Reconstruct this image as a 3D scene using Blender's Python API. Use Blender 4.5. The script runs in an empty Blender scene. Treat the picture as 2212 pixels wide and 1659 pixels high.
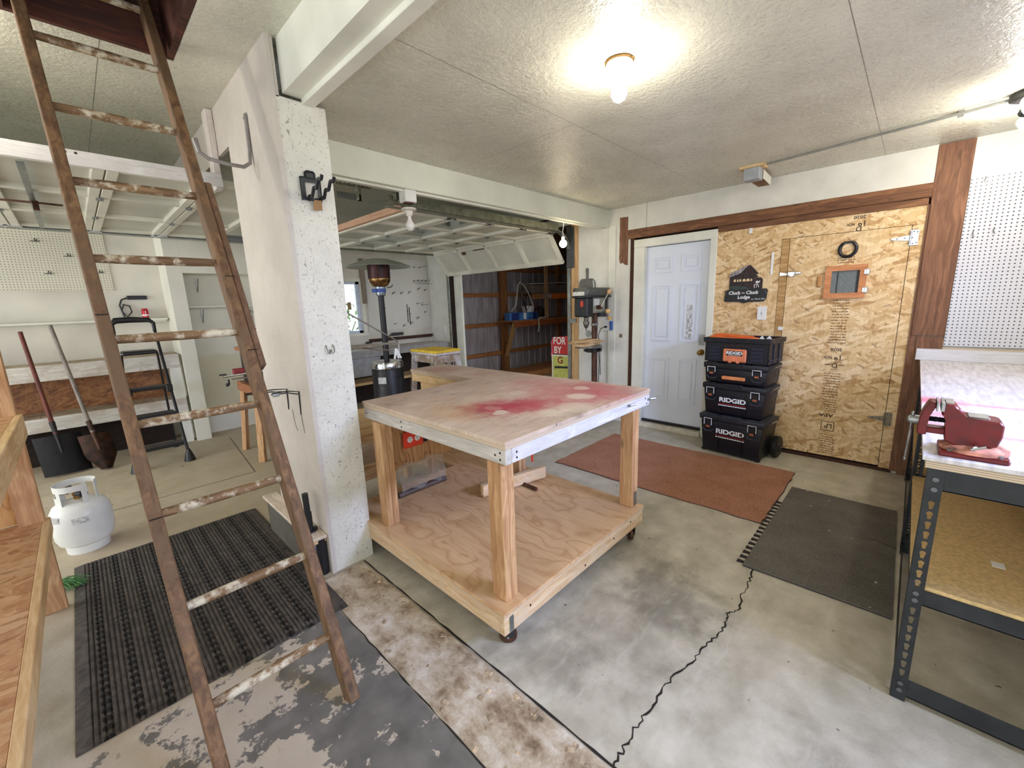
import bpy, bmesh, math, random
from mathutils import Vector, Matrix
from math import sin, cos, pi, radians, sqrt
random.seed(7)
S = bpy.context.scene
COL = S.collection

# ------------------------------------------------------------------ colours
def lin(c):
    c = c / 255.0
    return c / 12.92 if c <= 0.04045 else ((c + 0.055) / 1.055) ** 2.4
def rgb(r, g, b): return (lin(r), lin(g), lin(b), 1.0)

# ------------------------------------------------------------------ nodes
class G:
    def __init__(s, name, base=(200, 200, 200), rough=0.6, metal=0.0, spec=0.5):
        s.m = bpy.data.materials.new(name); s.m.use_nodes = True
        s.nt = s.m.node_tree; s.L = s.nt.links
        s.b = s.nt.nodes['Principled BSDF']
        s.b.inputs['Base Color'].default_value = rgb(*base)
        s.b.inputs['Roughness'].default_value = rough
        s.b.inputs['Metallic'].default_value = metal
        s.b.inputs['Specular IOR Level'].default_value = spec
        s.m.diffuse_color = rgb(*base)
    def n(s, t): return s.nt.nodes.new(t)
    def put(s, sock, v):
        if isinstance(v, bpy.types.NodeSocket): s.L.new(v, sock)
        else: sock.default_value = v
    def co(s, scale=(1, 1, 1), rot=(0, 0, 0), loc=(0, 0, 0), vec=None):
        if vec is None:
            if not hasattr(s, 'tc'): s.tc = s.n('ShaderNodeTexCoord')
            vec = s.tc.outputs['Object']
        mp = s.n('ShaderNodeMapping'); s.L.new(vec, mp.inputs['Vector'])
        mp.inputs['Rotation'].default_value = rot
        mp.inputs['Location'].default_value = loc
        mp.inputs['Scale'].default_value = scale
        return mp.outputs[0]
    def noise(s, vec, scale=5, detail=3, rough=0.5, dist=0.0):
        x = s.n('ShaderNodeTexNoise'); s.L.new(vec, x.inputs['Vector'])
        x.inputs['Scale'].default_value = scale; x.inputs['Detail'].default_value = detail
        x.inputs['Roughness'].default_value = rough; x.inputs['Distortion'].default_value = dist
        return x.outputs['Fac']
    def noisec(s, vec, scale=5, detail=2):
        x = s.n('ShaderNodeTexNoise'); s.L.new(vec, x.inputs['Vector'])
        x.inputs['Scale'].default_value = scale; x.inputs['Detail'].default_value = detail
        return x.outputs['Color']
    def vor(s, vec, scale=5, out='Distance', feature='F1'):
        x = s.n('ShaderNodeTexVoronoi'); s.L.new(vec, x.inputs['Vector'])
        x.feature = feature
        x.inputs['Scale'].default_value = scale
        return x.outputs[out]
    def ramp(s, f, pts, const=False):
        x = s.n('ShaderNodeValToRGB'); s.L.new(f, x.inputs[0])
        cr = x.color_ramp
        if const: cr.interpolation = 'CONSTANT'
        while len(cr.elements) < len(pts): cr.elements.new(0.5)
        for e, (p, c) in zip(cr.elements, pts):
            e.position = p
            e.color = rgb(*c) if isinstance(c, tuple) else (c, c, c, 1)
        return x.outputs[0]
    def mix(s, f, a, b, mode='MIX'):
        x = s.n('ShaderNodeMix'); x.data_type = 'RGBA'; x.blend_type = mode
        s.put(x.inputs[0], f)
        s.put(x.inputs[6], rgb(*a) if isinstance(a, tuple) else a)
        s.put(x.inputs[7], rgb(*b) if isinstance(b, tuple) else b)
        return x.outputs[2]
    def math(s, op, a, b=0.0, c=None):
        x = s.n('ShaderNodeMath'); x.operation = op
        s.put(x.inputs[0], a); s.put(x.inputs[1], b)
        if c is not None: s.put(x.inputs[2], c)
        return x.outputs[0]
    def xyz(s, vec=None):
        if vec is None:
            if not hasattr(s, 'tc'): s.tc = s.n('ShaderNodeTexCoord')
            vec = s.tc.outputs['Object']
        x = s.n('ShaderNodeSeparateXYZ'); s.L.new(vec, x.inputs[0]); return x.outputs
    def sep(s, col):
        x = s.n('ShaderNodeSeparateColor'); s.L.new(col, x.inputs[0]); return x.outputs
    def vadd(s, a, b, sc=1.0):
        x = s.n('ShaderNodeVectorMath'); x.operation = 'MULTIPLY_ADD'
        s.put(x.inputs[0], b); x.inputs[1].default_value = (sc, sc, sc); s.put(x.inputs[2], a)
        return x.outputs[0]
    def color(s, c): s.put(s.b.inputs['Base Color'], c); return s
    def rough(s, c): s.put(s.b.inputs['Roughness'], c); return s
    def bump(s, h, strength=0.3, dist=0.01):
        x = s.n('ShaderNodeBump'); s.L.new(h, x.inputs['Height'])
        x.inputs['Strength'].default_value = strength; x.inputs['Distance'].default_value = dist
        s.L.new(x.outputs[0], s.b.inputs['Normal']); return s
    def inrange(s, v, lo, hi, soft=0.002):
        a = s.n('ShaderNodeMapRange'); s.put(a.inputs[0], v)
        a.inputs[1].default_value = lo - soft; a.inputs[2].default_value = lo + soft
        b = s.n('ShaderNodeMapRange'); s.put(b.inputs[0], v)
        b.inputs[1].default_value = hi - soft; b.inputs[2].default_value = hi + soft
        return s.math('MULTIPLY', a.outputs[0], s.math('SUBTRACT', 1.0, b.outputs[0]))
    def blob(s, cx, cy, r, warp=None, soft=0.5, X=None, Y=None):
        X, Y = X, Y
        dx = s.math('SUBTRACT', X, cx); dy = s.math('SUBTRACT', Y, cy)
        d = s.math('SQRT', s.math('ADD', s.math('MULTIPLY', dx, dx), s.math('MULTIPLY', dy, dy)))
        if warp is not None: d = s.math('ADD', d, warp)
        a = s.n('ShaderNodeMapRange'); s.put(a.inputs[0], d)
        a.inputs[1].default_value = r * (1 - soft); a.inputs[2].default_value = r
        a.inputs[3].default_value = 1.0; a.inputs[4].default_value = 0.0
        a.interpolation_type = 'SMOOTHSTEP'
        return a.outputs[0]

MATS = {}
def plain(name, base, rough=0.5, metal=0.0, var=0.06, scale=14, spec=0.5, bump=0.0):
    if name in MATS: return MATS[name]
    g = G(name, base, rough, metal, spec)
    f = g.noise(g.co(), scale, 4)
    lo = tuple(max(0, c * (1 - var * 1.6)) for c in base); hi = tuple(min(255, c * (1 + var)) for c in base)
    g.color(g.ramp(f, [(0.3, lo), (0.7, hi)]))
    g.rough(g.ramp(g.noise(g.co(), scale * 2, 2), [(0.3, max(0.05, rough - 0.08)), (0.7, min(1, rough + 0.08))]))
    if bump: g.bump(g.noise(g.co(), scale * 6, 3), bump, 0.003)
    MATS[name] = g.m
    return g.m

def lumber(name, light, dark, axis, rough=0.65, contrast=1.0, knots=True, scale=1.0, dirt=None, ds=6):
    if name in MATS: return MATS[name]
    g = G(name, light, rough)
    st = [38 * scale] * 3; st['xyz'.index(axis)] = 1.6 * scale
    warp = g.noisec(g.co((2, 2, 2)), 1.5)
    v = g.vadd(g.co(tuple(st)), warp, 3.0)
    f1 = g.noise(v, 0.9, 5, 0.55, 0.8)
    st2 = [150] * 3; st2['xyz'.index(axis)] = 4
    f2 = g.noise(g.co(tuple(st2)), 1, 2)
    c = g.ramp(f1, [(0.34, dark), (0.5, tuple((a + b) // 2 for a, b in zip(light, dark))), (0.62, light)])
    c = g.mix(0.22, c, g.ramp(f2, [(0.35, dark), (0.6, light)]))
    if knots:
        st3 = [9] * 3; st3['xyz'.index(axis)] = 3.2
        d = g.vor(g.co(tuple(st3), loc=(0.3, 0.7, 0.2)), 1.0)
        k = g.ramp(d, [(0.05, 1.0), (0.14, 0.0)])
        c = g.mix(g.math('MULTIPLY', k, 0.6), c, tuple(int(x * 0.5) for x in dark))
    if dirt:
        dn = g.ramp(g.noise(g.co(), ds, 5, 0.65), [(0.48, 0.0), (0.62, 1.0)])
        c = g.mix(dn, c, dirt)
    g.color(c); g.bump(f2, 0.15, 0.002)
    MATS[name] = g.m
    return g.m

def plywood(name, light, dark, axis='y', rough=0.6, sx=1.0, bands=9.0):
    if name in MATS: return MATS[name]
    g = G(name, light, rough)
    st = [9 * sx] * 3; st['xyz'.index(axis)] = 1.3 * sx
    warp = g.noisec(g.co((1.3, 1.3, 1.3)), 2.0)
    v = g.vadd(g.co(tuple(st)), warp, 1.6)
    f = g.noise(v, 0.9, 2, 0.4, 0.6)
    w = g.math('FRACT', g.math('MULTIPLY', f, bands))
    c = g.ramp(w, [(0.0, dark), (0.35, light), (0.8, light), (1.0, tuple((a * 2 + b) // 3 for a, b in zip(light, dark)))])
    st2 = [110] * 3; st2['xyz'.index(axis)] = 5
    f2 = g.noise(g.co(tuple(st2)), 1, 3)
    c = g.mix(0.3, c, g.ramp(f2, [(0.35, dark), (0.6, light)]))
    big = g.noise(g.co(), 2.2, 3)
    c = g.mix(g.ramp(big, [(0.4, 0.0), (0.75, 0.35)]), c, tuple(int(a * 0.8) for a in dark))
    g.color(c); g.bump(f2, 0.1, 0.002)
    MATS[name] = g.m
    return g.m

def flakes(g, rotaxis, angles, long_, short, seed=0, depthscale=3.0):
    """per layer: (random value colour outputs, random2) of stretched flakes lying in a plane"""
    outs = []
    warp = g.noisec(g.co((1, 1, 1)), 9)
    for k, a in enumerate(angles):
        rot = [0, 0, 0]; rot['xyz'.index(rotaxis)] = a
        base = g.co((1, 1, 1), tuple(rot), (seed + k * 3.1, k * 1.7, k * 2.3))
        base = g.vadd(base, warp, 0.035)
        sc = {'x': (depthscale, short, long_), 'z': (short, long_, depthscale), 'y': (short, depthscale, long_)}[rotaxis]
        v = g.co(sc, vec=base)
        x = g.n('ShaderNodeTexVoronoi'); g.L.new(v, x.inputs['Vector']); x.inputs['Scale'].default_value = 1.0
        x.inputs['Randomness'].default_value = 1.0
        outs.append((g.sep(x.outputs['Color']), x.outputs['Distance']))
    return outs

def osb_raw(name, rotaxis='x', pal=None, dull=None):
    if name in MATS: return MATS[name]
    pal = pal or [(178, 134, 80), (212, 174, 118), (226, 194, 142), (242, 218, 174), (214, 178, 124)]
    g = G(name, pal[2], 0.55)
    FL = flakes(g, rotaxis, [0.1, 1.4, -0.8, 0.7, -0.3, 1.05, -1.25], 9.5, 40)
    c = None
    for k, (sp, d) in enumerate(FL):
        col = g.ramp(sp[0], [(0.0, pal[0]), (0.25, pal[1]), (0.5, pal[2]), (0.75, pal[3]), (1.0, pal[4])])
        if c is None: c = col
        else:
            c = g.mix(g.ramp(sp[1], [(0.0, 0.0), (0.56, 1.0)], True), c, col)
    for q, th in ((3, .035), (5, .04), (6, .035)):
        dk = g.math('MULTIPLY', g.ramp(FL[q][0][2], [(0.0, 1.0), (th, 0.0)], True), g.ramp(FL[q][1], [(0.25, 1.0), (0.4, 0.0)]))
        c = g.mix(g.math('MULTIPLY', dk, 0.6), c, (112, 74, 36))
    for q, rt in ((1, 1.1), (3, .75), (2, -.6)):
        rr = [0, 0, 0]; rr['xyz'.index(rotaxis)] = rt
        s3 = {'x': (4, 170, 9), 'z': (170, 9, 4), 'y': (170, 4, 9)}[rotaxis]
        sn = g.noise(g.co(s3, vec=g.co((1, 1, 1), tuple(rr))), 1.0, 2)
        c = g.mix(g.ramp(sn, [(0.62, 0.0), (0.75, 0.32)]), c, pal[0])
    fine = g.noise(g.co((60, 60, 12)), 1.0, 3)
    c = g.mix(0.18, c, g.ramp(fine, [(0.35, pal[0]), (0.65, pal[3])]))
    if dull: c = g.mix(0.45, c, dull)
    g.color(c)
    g.bump(g.math('ADD', FL[1][0][0], FL[2][0][0]), 0.12, 0.004)
    MATS[name] = g.m
    return g.m

def osb_paint(name, base, rotaxis='x', rough=0.35, bump=0.5, specks=0.5, dirt=(150, 146, 134), mark=(96, 88, 74), seams=None, extra=None, bd=0.006, fl=(13, 42), mk0=.655):
    if name in MATS: return MATS[name]
    g = G(name, base, rough)
    FL = flakes(g, rotaxis, [0.2, 1.25, -0.7], fl[0], fl[1], depthscale=3.0)
    h = None
    for sp, d in FL:
        sel = g.math('MULTIPLY', sp[0], g.ramp(sp[1], [(0.0, 0.2), (0.5, 1.0)], True))
        h = sel if h is None else g.math('ADD', h, sel)
    n1 = g.noise(g.co(), 3.0, 5, 0.6)
    n3 = g.noise(g.co(), 45, 4, 0.6)
    dk = tuple(int(a * 0.93) for a in base)
    c = g.ramp(n1, [(0.35, dk), (0.65, base)])
    c = g.mix(g.ramp(g.noise(g.co(), 1.1, 4, 0.7), [(0.5, 0.0), (0.8, 0.4)]), c, dirt)
    # scuffs: short dark dashes along flake edges
    sc = {'x': (2, 30, 11), 'z': (30, 11, 2), 'y': (30, 2, 11)}[rotaxis]
    nn = g.noise(g.vadd(g.co(sc), g.noisec(g.co(), 14), 4.0), 2.2, 4, 0.7)
    mk = g.ramp(nn, [(mk0, 0.0), (mk0 + .045, 1.0)])
    c = g.mix(g.math('MULTIPLY', mk, specks), c, mark)
    if seams:
        X = g.xyz()
        for ax, at, lo, hi in seams:
            i = 'xyz'.index(ax); j = 1 if i == 0 else 0
            ln = g.math('MULTIPLY', g.inrange(X[i], at - 0.002, at + 0.002, 0.001), g.inrange(X[j], lo, hi))
            c = g.mix(g.math('MULTIPLY', ln, 0.75), c, (70, 62, 50))
    if extra: c = extra(g, c)
    g.color(c)
    g.rough(g.ramp(n3, [(0.3, rough - 0.08), (0.7, rough + 0.12)]))
    g.bump(g.math('ADD', h, g.math('MULTIPLY', n3, 0.5)), bump, bd)
    MATS[name] = g.m
    return g.m

def emit(name, col, strength):
    g = G(name, col, 0.4)
    g.b.inputs['Emission Color'].default_value = rgb(*col)
    g.b.inputs['Emission Strength'].default_value = strength
    return g.m

# ------------------------------------------------------------------ mesh builder
class MB:
    def __init__(s): s.bm = bmesh.new()
    def box(s, x0, x1, y0, y1, z0, z1, b=0.0, M=None, seg=1):
        v = [s.bm.verts.new(p) for p in ((x0, y0, z0), (x1, y0, z0), (x1, y1, z0), (x0, y1, z0), (x0, y0, z1), (x1, y0, z1), (x1, y1, z1), (x0, y1, z1))]
        fs = [s.bm.faces.new([v[i] for i in f]) for f in ((3, 2, 1, 0), (4, 5, 6, 7), (0, 1, 5, 4), (1, 2, 6, 5), (2, 3, 7, 6), (3, 0, 4, 7))]
        if b > 0:
            es = list({e for f in fs for e in f.edges})
            r = bmesh.ops.bevel(s.bm, geom=es, offset=b, segments=seg, profile=0.5, affect='EDGES')
            v = list({w for f in r['faces'] for w in f.verts} | {w for w in v if w.is_valid})
        if M is not None: bmesh.ops.transform(s.bm, matrix=M, verts=[w for w in v if w.is_valid])
        return s
    def bar(s, p0, p1, w, h, up=(0, 0, 1), b=0.0):
        """square bar from p0 to p1, w along side, h along up"""
        p0 = Vector(p0); p1 = Vector(p1); d = p1 - p0; L = d.length; d.normalize()
        up = Vector(up); side = d.cross(up)
        if side.length < 1e-4: side = d.cross(Vector((1, 0, 0)))
        side.normalize(); u = side.cross(d)
        M = Matrix(((d.x, side.x, u.x, p0.x), (d.y, side.y, u.y, p0.y), (d.z, side.z, u.z, p0.z), (0, 0, 0, 1)))
        return s.box(0, L, -w / 2, w / 2, -h / 2, h / 2, b, M)
    def lathe(s, prof, n=24, M=None, caps=True):
        rings = []
        for r, z in prof:
            rings.append([s.bm.verts.new((r * cos(2 * pi * i / n), r * sin(2 * pi * i / n), z)) for i in range(n)])
        for a, c in zip(rings, rings[1:]):
            for i in range(n): s.bm.faces.new((a[i], a[(i + 1) % n], c[(i + 1) % n], c[i]))
        if caps:
            s.bm.faces.new(list(reversed(rings[0]))); s.bm.faces.new(rings[-1])
        if M is not None: bmesh.ops.transform(s.bm, matrix=M, verts=[v for r in rings for v in r])
        return s
    def cyl(s, p0, p1, r, n=16, r2=None):
        p0 = Vector(p0); p1 = Vector(p1); d = p1 - p0
        M = Matrix.Translation(p0) @ d.to_track_quat('Z', 'Y').to_matrix().to_4x4()
        return s.lathe([(r, 0), (r if r2 is None else r2, d.length)], n, M)
    def ball(s, c, r, n=16, sz=1.0):
        prof = [(max(1e-4, r * sin(pi * k / (n // 2))), -r * sz * cos(pi * k / (n // 2))) for k in range(n // 2 + 1)]
        return s.lathe(prof, n, Matrix.Translation(Vector(c)))
    def tube(s, pts, r, n=8, closed=False):
        pts = [Vector(p) for p in pts]; m = len(pts); rings = []
        prev = None
        for i, p in enumerate(pts):
            if closed: t = pts[(i + 1) % m] - pts[i - 1]
            else: t = pts[min(i + 1, m - 1)] - pts[max(i - 1, 0)]
            t.normalize()
            if prev is None:
                a = Vector((0, 0, 1)) if abs(t.z) < 0.9 else Vector((1, 0, 0))
                u = t.cross(a).normalized()
            else:
                u = (prev - t * prev.dot(t)).normalized()
            prev = u; w = t.cross(u)
            rr = r[i] if isinstance(r, (list, tuple)) else r
            rings.append([s.bm.verts.new(p + u * rr * cos(2 * pi * k / n) + w * rr * sin(2 * pi * k / n)) for k in range(n)])
        pr = list(zip(rings, rings[1:]))
        if closed: pr.append((rings[-1], rings[0]))
        for a, c in pr:
            for k in range(n):
                try: s.bm.faces.new((a[k], a[(k + 1) % n], c[(k + 1) % n], c[k]))
                except ValueError: pass
        if not closed:
            s.bm.faces.new(list(reversed(rings[0]))); s.bm.faces.new(rings[-1])
        return s
    def prism(s, poly, z0, z1, M=None, b=0.0):
        lo = [s.bm.verts.new((x, y, z0)) for x, y in poly]; hi = [s.bm.verts.new((x, y, z1)) for x, y in poly]
        n = len(poly)
        f = [s.bm.faces.new(list(reversed(lo))), s.bm.faces.new(hi)]
        for i in range(n): f.append(s.bm.faces.new((lo[i], lo[(i + 1) % n], hi[(i + 1) % n], hi[i])))
        vs = lo + hi
        if b > 0:
            r = bmesh.ops.bevel(s.bm, geom=list({e for q in f for e in q.edges}), offset=b, segments=1, affect='EDGES')
            vs = list({w for q in r['faces'] for w in q.verts} | {w for w in vs if w.is_valid})
        if M is not None: bmesh.ops.transform(s.bm, matrix=M, verts=[w for w in vs if w.is_valid])
        return s
    def plate(s, outer, holes, th, M=None):
        """flat plate with holes via a filled 2D curve, extruded th"""
        cu = bpy.data.curves.new('tmp', 'CURVE'); cu.dimensions = '2D'; cu.fill_mode = 'BOTH'; cu.extrude = th / 2
        for poly in [outer] + holes:
            sp = cu.splines.new('POLY'); sp.points.add(len(poly) - 1)
            for p, (x, y) in zip(sp.points, poly): p.co = (x, y, 0, 1)
            sp.use_cyclic_u = True
        s._conv(cu, M); return s
    def _conv(s, cu, M):
        o = bpy.data.objects.new('tmp', cu); COL.objects.link(o)
        dg = bpy.context.evaluated_depsgraph_get(); dg.update()
        me = bpy.data.meshes.new_from_object(o.evaluated_get(dg))
        if M is not None: me.transform(M)
        s.bm.from_mesh(me)
        bpy.data.objects.remove(o); bpy.data.curves.remove(cu); bpy.data.meshes.remove(me)
    def text(s, body, size, M, ext=0.0008, off=0.0, shear=0.0, align='CENTER', space=1.0, sx=1.0):
        cu = bpy.data.curves.new('tmp', 'FONT'); cu.body = body; cu.size = size; cu.extrude = ext
        cu.offset = off; cu.shear = shear; cu.align_x = align; cu.align_y = 'CENTER'; cu.space_character = space
        s._conv(cu, M @ Matrix.Diagonal((sx, 1, 1, 1))); return s
    def quad(s, pts):
        s.bm.faces.new([s.bm.verts.new(p) for p in pts]); return s
    def build(s, name, mat, parent=None, origin=None, sharp=35):
        bmesh.ops.recalc_face_normals(s.bm, faces=s.bm.faces)
        vs = s.bm.verts
        if parent is not None: o_ = Vector(parent['_o']) if '_o' in parent.keys() else Vector((0, 0, 0))
        elif origin is not None: o_ = Vector(origin)
        else:
            xs = [v.co.x for v in vs]; ys = [v.co.y for v in vs]; zs = [v.co.z for v in vs]
            o_ = Vector(((min(xs) + max(xs)) / 2, (min(ys) + max(ys)) / 2, min(zs)))
        bmesh.ops.translate(s.bm, verts=vs, vec=-o_)
        me = bpy.data.meshes.new(name); s.bm.to_mesh(me); s.bm.free()
        for p in me.polygons: p.use_smooth = True
        try: me.set_sharp_from_angle(angle=radians(sharp))
        except Exception: pass
        me.materials.append(mat)
        o = bpy.data.objects.new(name, me); COL.objects.link(o)
        if parent is not None:
            o.parent = parent
        else: o.location = o_
        o['_o'] = tuple(o_)
        return o

def tag(o, label, cat, group=None, kind=None):
    o['label'] = label; o['category'] = cat
    if group: o['group'] = group
    if kind: o['kind'] = kind
    return o
def thing(name, label, cat, loc=(0, 0, 0), group=None):
    o = bpy.data.objects.new(name, None); o.empty_display_size = 0.1; COL.objects.link(o)
    o.location = loc; o['_o'] = tuple(loc)
    return tag(o, label, cat, group)
def struct(name, mb, m, origin=(0, 0, 0), parent=None):
    o = mb.build(name, m, parent, None if parent else origin)
    if parent is None: o['kind'] = 'structure'
    return o
def basis(o, x, y, z):
    o, x, y, z = map(Vector, (o, x, y, z))
    return Matrix(((x.x, y.x, z.x, o.x), (x.y, y.y, z.y, o.y), (x.z, y.z, z.z, o.z), (0, 0, 0, 1)))
def onwall(x, y, z, flip=False):
    """writing frame on a wall that faces -X"""
    return basis((x, y, z), (0, 1, 0), (0, 0, -1), (-1, 0, 0)) if flip else basis((x, y, z), (0, -1, 0), (0, 0, 1), (-1, 0, 0))
def ongable(x, y, z):
    """writing frame on a face looking to -Y"""
    return basis((x, y, z), (1, 0, 0), (0, 0, 1), (0, -1, 0))
def dup(root, loc, rz=None):
    r = root.copy(); COL.objects.link(r); r.location = loc
    if rz is not None: r.rotation_euler = (0, 0, rz)
    for ch in list(root.children):
        c = ch.copy(); COL.objects.link(c); c.parent = r
        for g in list(ch.children):
            d = g.copy(); COL.objects.link(d); d.parent = c
    return r
WORLD = 1.45; WIN = 165.0; EXPO = 0.66; BULB = 135.0; DOORW = 45.0
# ------------------------------------------------------------------ camera
cam = bpy.data.cameras.new('camera'); co = bpy.data.objects.new('camera', cam); COL.objects.link(co)
yaw, pit, rol = radians(44.0519), radians(-11.1201), radians(-1.9517)
Fv = Vector((cos(yaw) * cos(pit), sin(yaw) * cos(pit), sin(pit)))
r0 = Vector((sin(yaw), -cos(yaw), 0)); u0 = r0.cross(Fv)
rv = r0 * cos(rol) + u0 * sin(rol); uv = u0 * cos(rol) - r0 * sin(rol)
co.matrix_world = basis((0, 0, 1.56), rv, uv, -Fv)
cam.sensor_width = 36; cam.lens = 36 * 895.8334 / 2212; cam.clip_start = 0.02; cam.clip_end = 100
S.camera = co

# ------------------------------------------------------------------ materials
WHITE = (226, 224, 210)
def ceil_extra(g, c): return c
ceilM = osb_paint('ceiling_paint', (222, 220, 202), 'z', 0.30, 0.9, 0.25, bd=0.012, dirt=(168, 164, 142), mark=(140, 134, 112), fl=(9, 27),
                  seams=[('y', 1.62, 0.9, 4.7), ('y', 0.30, 0.9, 4.7), ('x', 2.295, 1.62, 2.85), ('x', 1.75, 2.9, 6.7), ('x', 0.30, 2.9, 4.9), ('y', 4.35, -2, 0.8)])
wallM = osb_paint('wall_paint', (228, 227, 217), 'x', 0.5, 0.22, 0.15, dirt=(205, 200, 186), mark=(150, 140, 124))
pillarM = osb_paint('pillar_paint', (226, 224, 211), 'y', 0.42, 0.9, 0.7, bd=.010, fl=(9, 34), mk0=.60, dirt=(205, 202, 186), mark=(92, 86, 70))
panelM = osb_paint('panel_paint', (206, 198, 188), 'x', 0.5, 0.12, 0.45, dirt=(198, 188, 176), mark=(120, 106, 92), mk0=.64)
trimM = plain('trim_paint', (228, 228, 214), 0.45, var=0.04, scale=3)
whitewood = lumber('whitewash_board', (218, 216, 214), (186, 182, 180), 'x', 0.5, knots=False, dirt=(200, 196, 192))
greyfar = plain('far_wall_paint', (216, 211, 197), 0.7, var=0.05, scale=2)
brownY = lumber('brown_timber_along', (140, 96, 62), (88, 54, 32), 'y', 0.7)
brownZ = lumber('brown_timber_upright', (142, 100, 72), (96, 62, 42), 'z', 0.7)
darkwood = lumber('dark_timber', (84, 50, 30), (40, 22, 12), 'x', 0.8)
pineX = lumber('pine_x', (214, 182, 138), (172, 132, 90), 'x')
pineY = lumber('pine_y', (214, 182, 138), (172, 132, 90), 'y')
pineZ = lumber('pine_z', (206, 166, 120), (158, 112, 72), 'z')
paleX = lumber('pale_pine_x', (228, 200, 152), (196, 156, 104), 'x')
paleY = lumber('pale_pine_y', (228, 200, 152), (196, 156, 104), 'y')
paleZ = lumber('pale_pine_z', (222, 188, 140), (184, 140, 90), 'z')
deckM = plywood('deck_plywood', (218, 182, 138), (188, 142, 98), 'y', 0.5, 0.62, 6.0)
panelply = plywood('knotty_plywood', (196, 152, 100), (122, 70, 34), 'z', 0.5, 1.6)
particle = plain('particle_board', (206, 176, 122), 0.75, var=0.07, scale=70)
osbM = osb_raw('osb_gold')
osbdull = osb_raw('osb_brown', 'y', [(104, 64, 34), (128, 80, 44), (148, 98, 56), (164, 114, 70), (116, 72, 40)])
osbshelf = osb_raw('osb_shelf', 'z', [(166, 118, 78), (188, 142, 98), (202, 160, 116), (214, 178, 136), (178, 132, 88)])
black = plain('black_plastic', (22, 22, 26), 0.45, var=0.1)
blackmetal = plain('black_metal', (30, 30, 33), 0.4, 0.3, var=0.1)
navy = plain('tool_box_plastic', (11, 14, 27), 0.42, var=0.1)
greymetal = plain('painted_steel', (46, 49, 51), 0.45, 0.3, var=0.1)
galv = plain('galvanised_steel', (150, 154, 150), 0.38, 0.8, var=0.1)
olive = plain('track_steel', (140, 142, 122), 0.5, 0.15, var=0.12)
chrome = plain('chrome', (200, 202, 205), 0.18, 1.0, var=0.03)
brass = plain('brass', (170, 130, 70), 0.3, 0.9, var=0.05)
rustM = plain('rusty_brown_steel', (92, 62, 48), 0.5, 0.5, var=0.2)
orange = plain('orange_plastic', (226, 110, 50), 0.4, var=0.04)
redpl = plain('red_plastic', (224, 66, 40), 0.4, var=0.04)
whitepl = plain('white_plastic', (236, 236, 232), 0.35, var=0.02)
doorM = plain('door_white', (222, 228, 238), 0.38, var=0.02, scale=2)
gdoorM = plain('garage_door_paint', (222, 220, 204), 0.42, var=0.05, scale=3)
yellow = plain('yellow_foam', (240, 206, 62), 0.6, var=0.05)
creamM = plain('cream_knob', (226, 186, 120), 0.4, var=0.08)
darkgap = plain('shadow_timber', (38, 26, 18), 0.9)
frosted = plain('frosted_glass', (240, 236, 230), 0.25, var=0.01)
inkM = plain('black_ink', (48, 34, 22), 0.7)
whiteink = plain('white_lettering', (240, 240, 240), 0.5, var=0.01)
redink = plain('red_lettering', (196, 40, 34), 0.5)
bulbM = emit('lit_bulb', (255, 246, 232), BULB)
bulbS = emit('lit_bulb_small', (255, 236, 200), BULB * .4)
def glassM():
    g = G('window_glass', (225, 235, 235), 0.03); g.b.inputs['Transmission Weight'].default_value = 0.95
    g.b.inputs['IOR'].default_value = 1.15; return g.m
glass = glassM()
def clearplastic():
    g = G('clear_plastic_sheet', (226, 220, 210), 0.2); g.b.inputs['Transmission Weight'].default_value = 0.6
    g.b.inputs['IOR'].default_value = 1.1; g.b.inputs['Alpha'].default_value = 0.42
    g.bump(g.noise(g.co(), 30, 4), 0.6, 0.01); return g.m
clearM = clearplastic()
def pegM(name, base, a, b, step, r, hole, seed=0):
    """perforated hardboard: dots on a square grid of the plane spanned by axes a, b"""
    g = G(name, base, 0.4)
    X = g.xyz(); A = X['xyz'.index(a)]; B = X['xyz'.index(b)]
    da = g.math('SUBTRACT', g.math('FRACT', g.math('MULTIPLY', A, 1 / step)), 0.5)
    db = g.math('SUBTRACT', g.math('FRACT', g.math('MULTIPLY', B, 1 / step)), 0.5)
    d = g.math('SQRT', g.math('ADD', g.math('MULTIPLY', da, da), g.math('MULTIPLY', db, db)))
    m = g.math('LESS_THAN', d, r / step)
    c = g.mix(m, g.ramp(g.noise(g.co(), 2, 4), [(0.3, tuple(int(x * .95) for x in base)), (0.7, base)]), hole)
    g.color(c); MATS[name] = g.m; return g.m
pegright = pegM('pegboard_right', (214, 214, 220), 'y', 'z', 0.0254, 0.0046, (52, 50, 56))
pegleft = pegM('pegboard_left', (222, 217, 196), 'x', 'z', 0.0254, 0.0045, (120, 112, 92))
pegfar = pegM('pegboard_far', (226, 224, 214), 'x', 'z', 0.0254, 0.005, (120, 116, 104))

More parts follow.
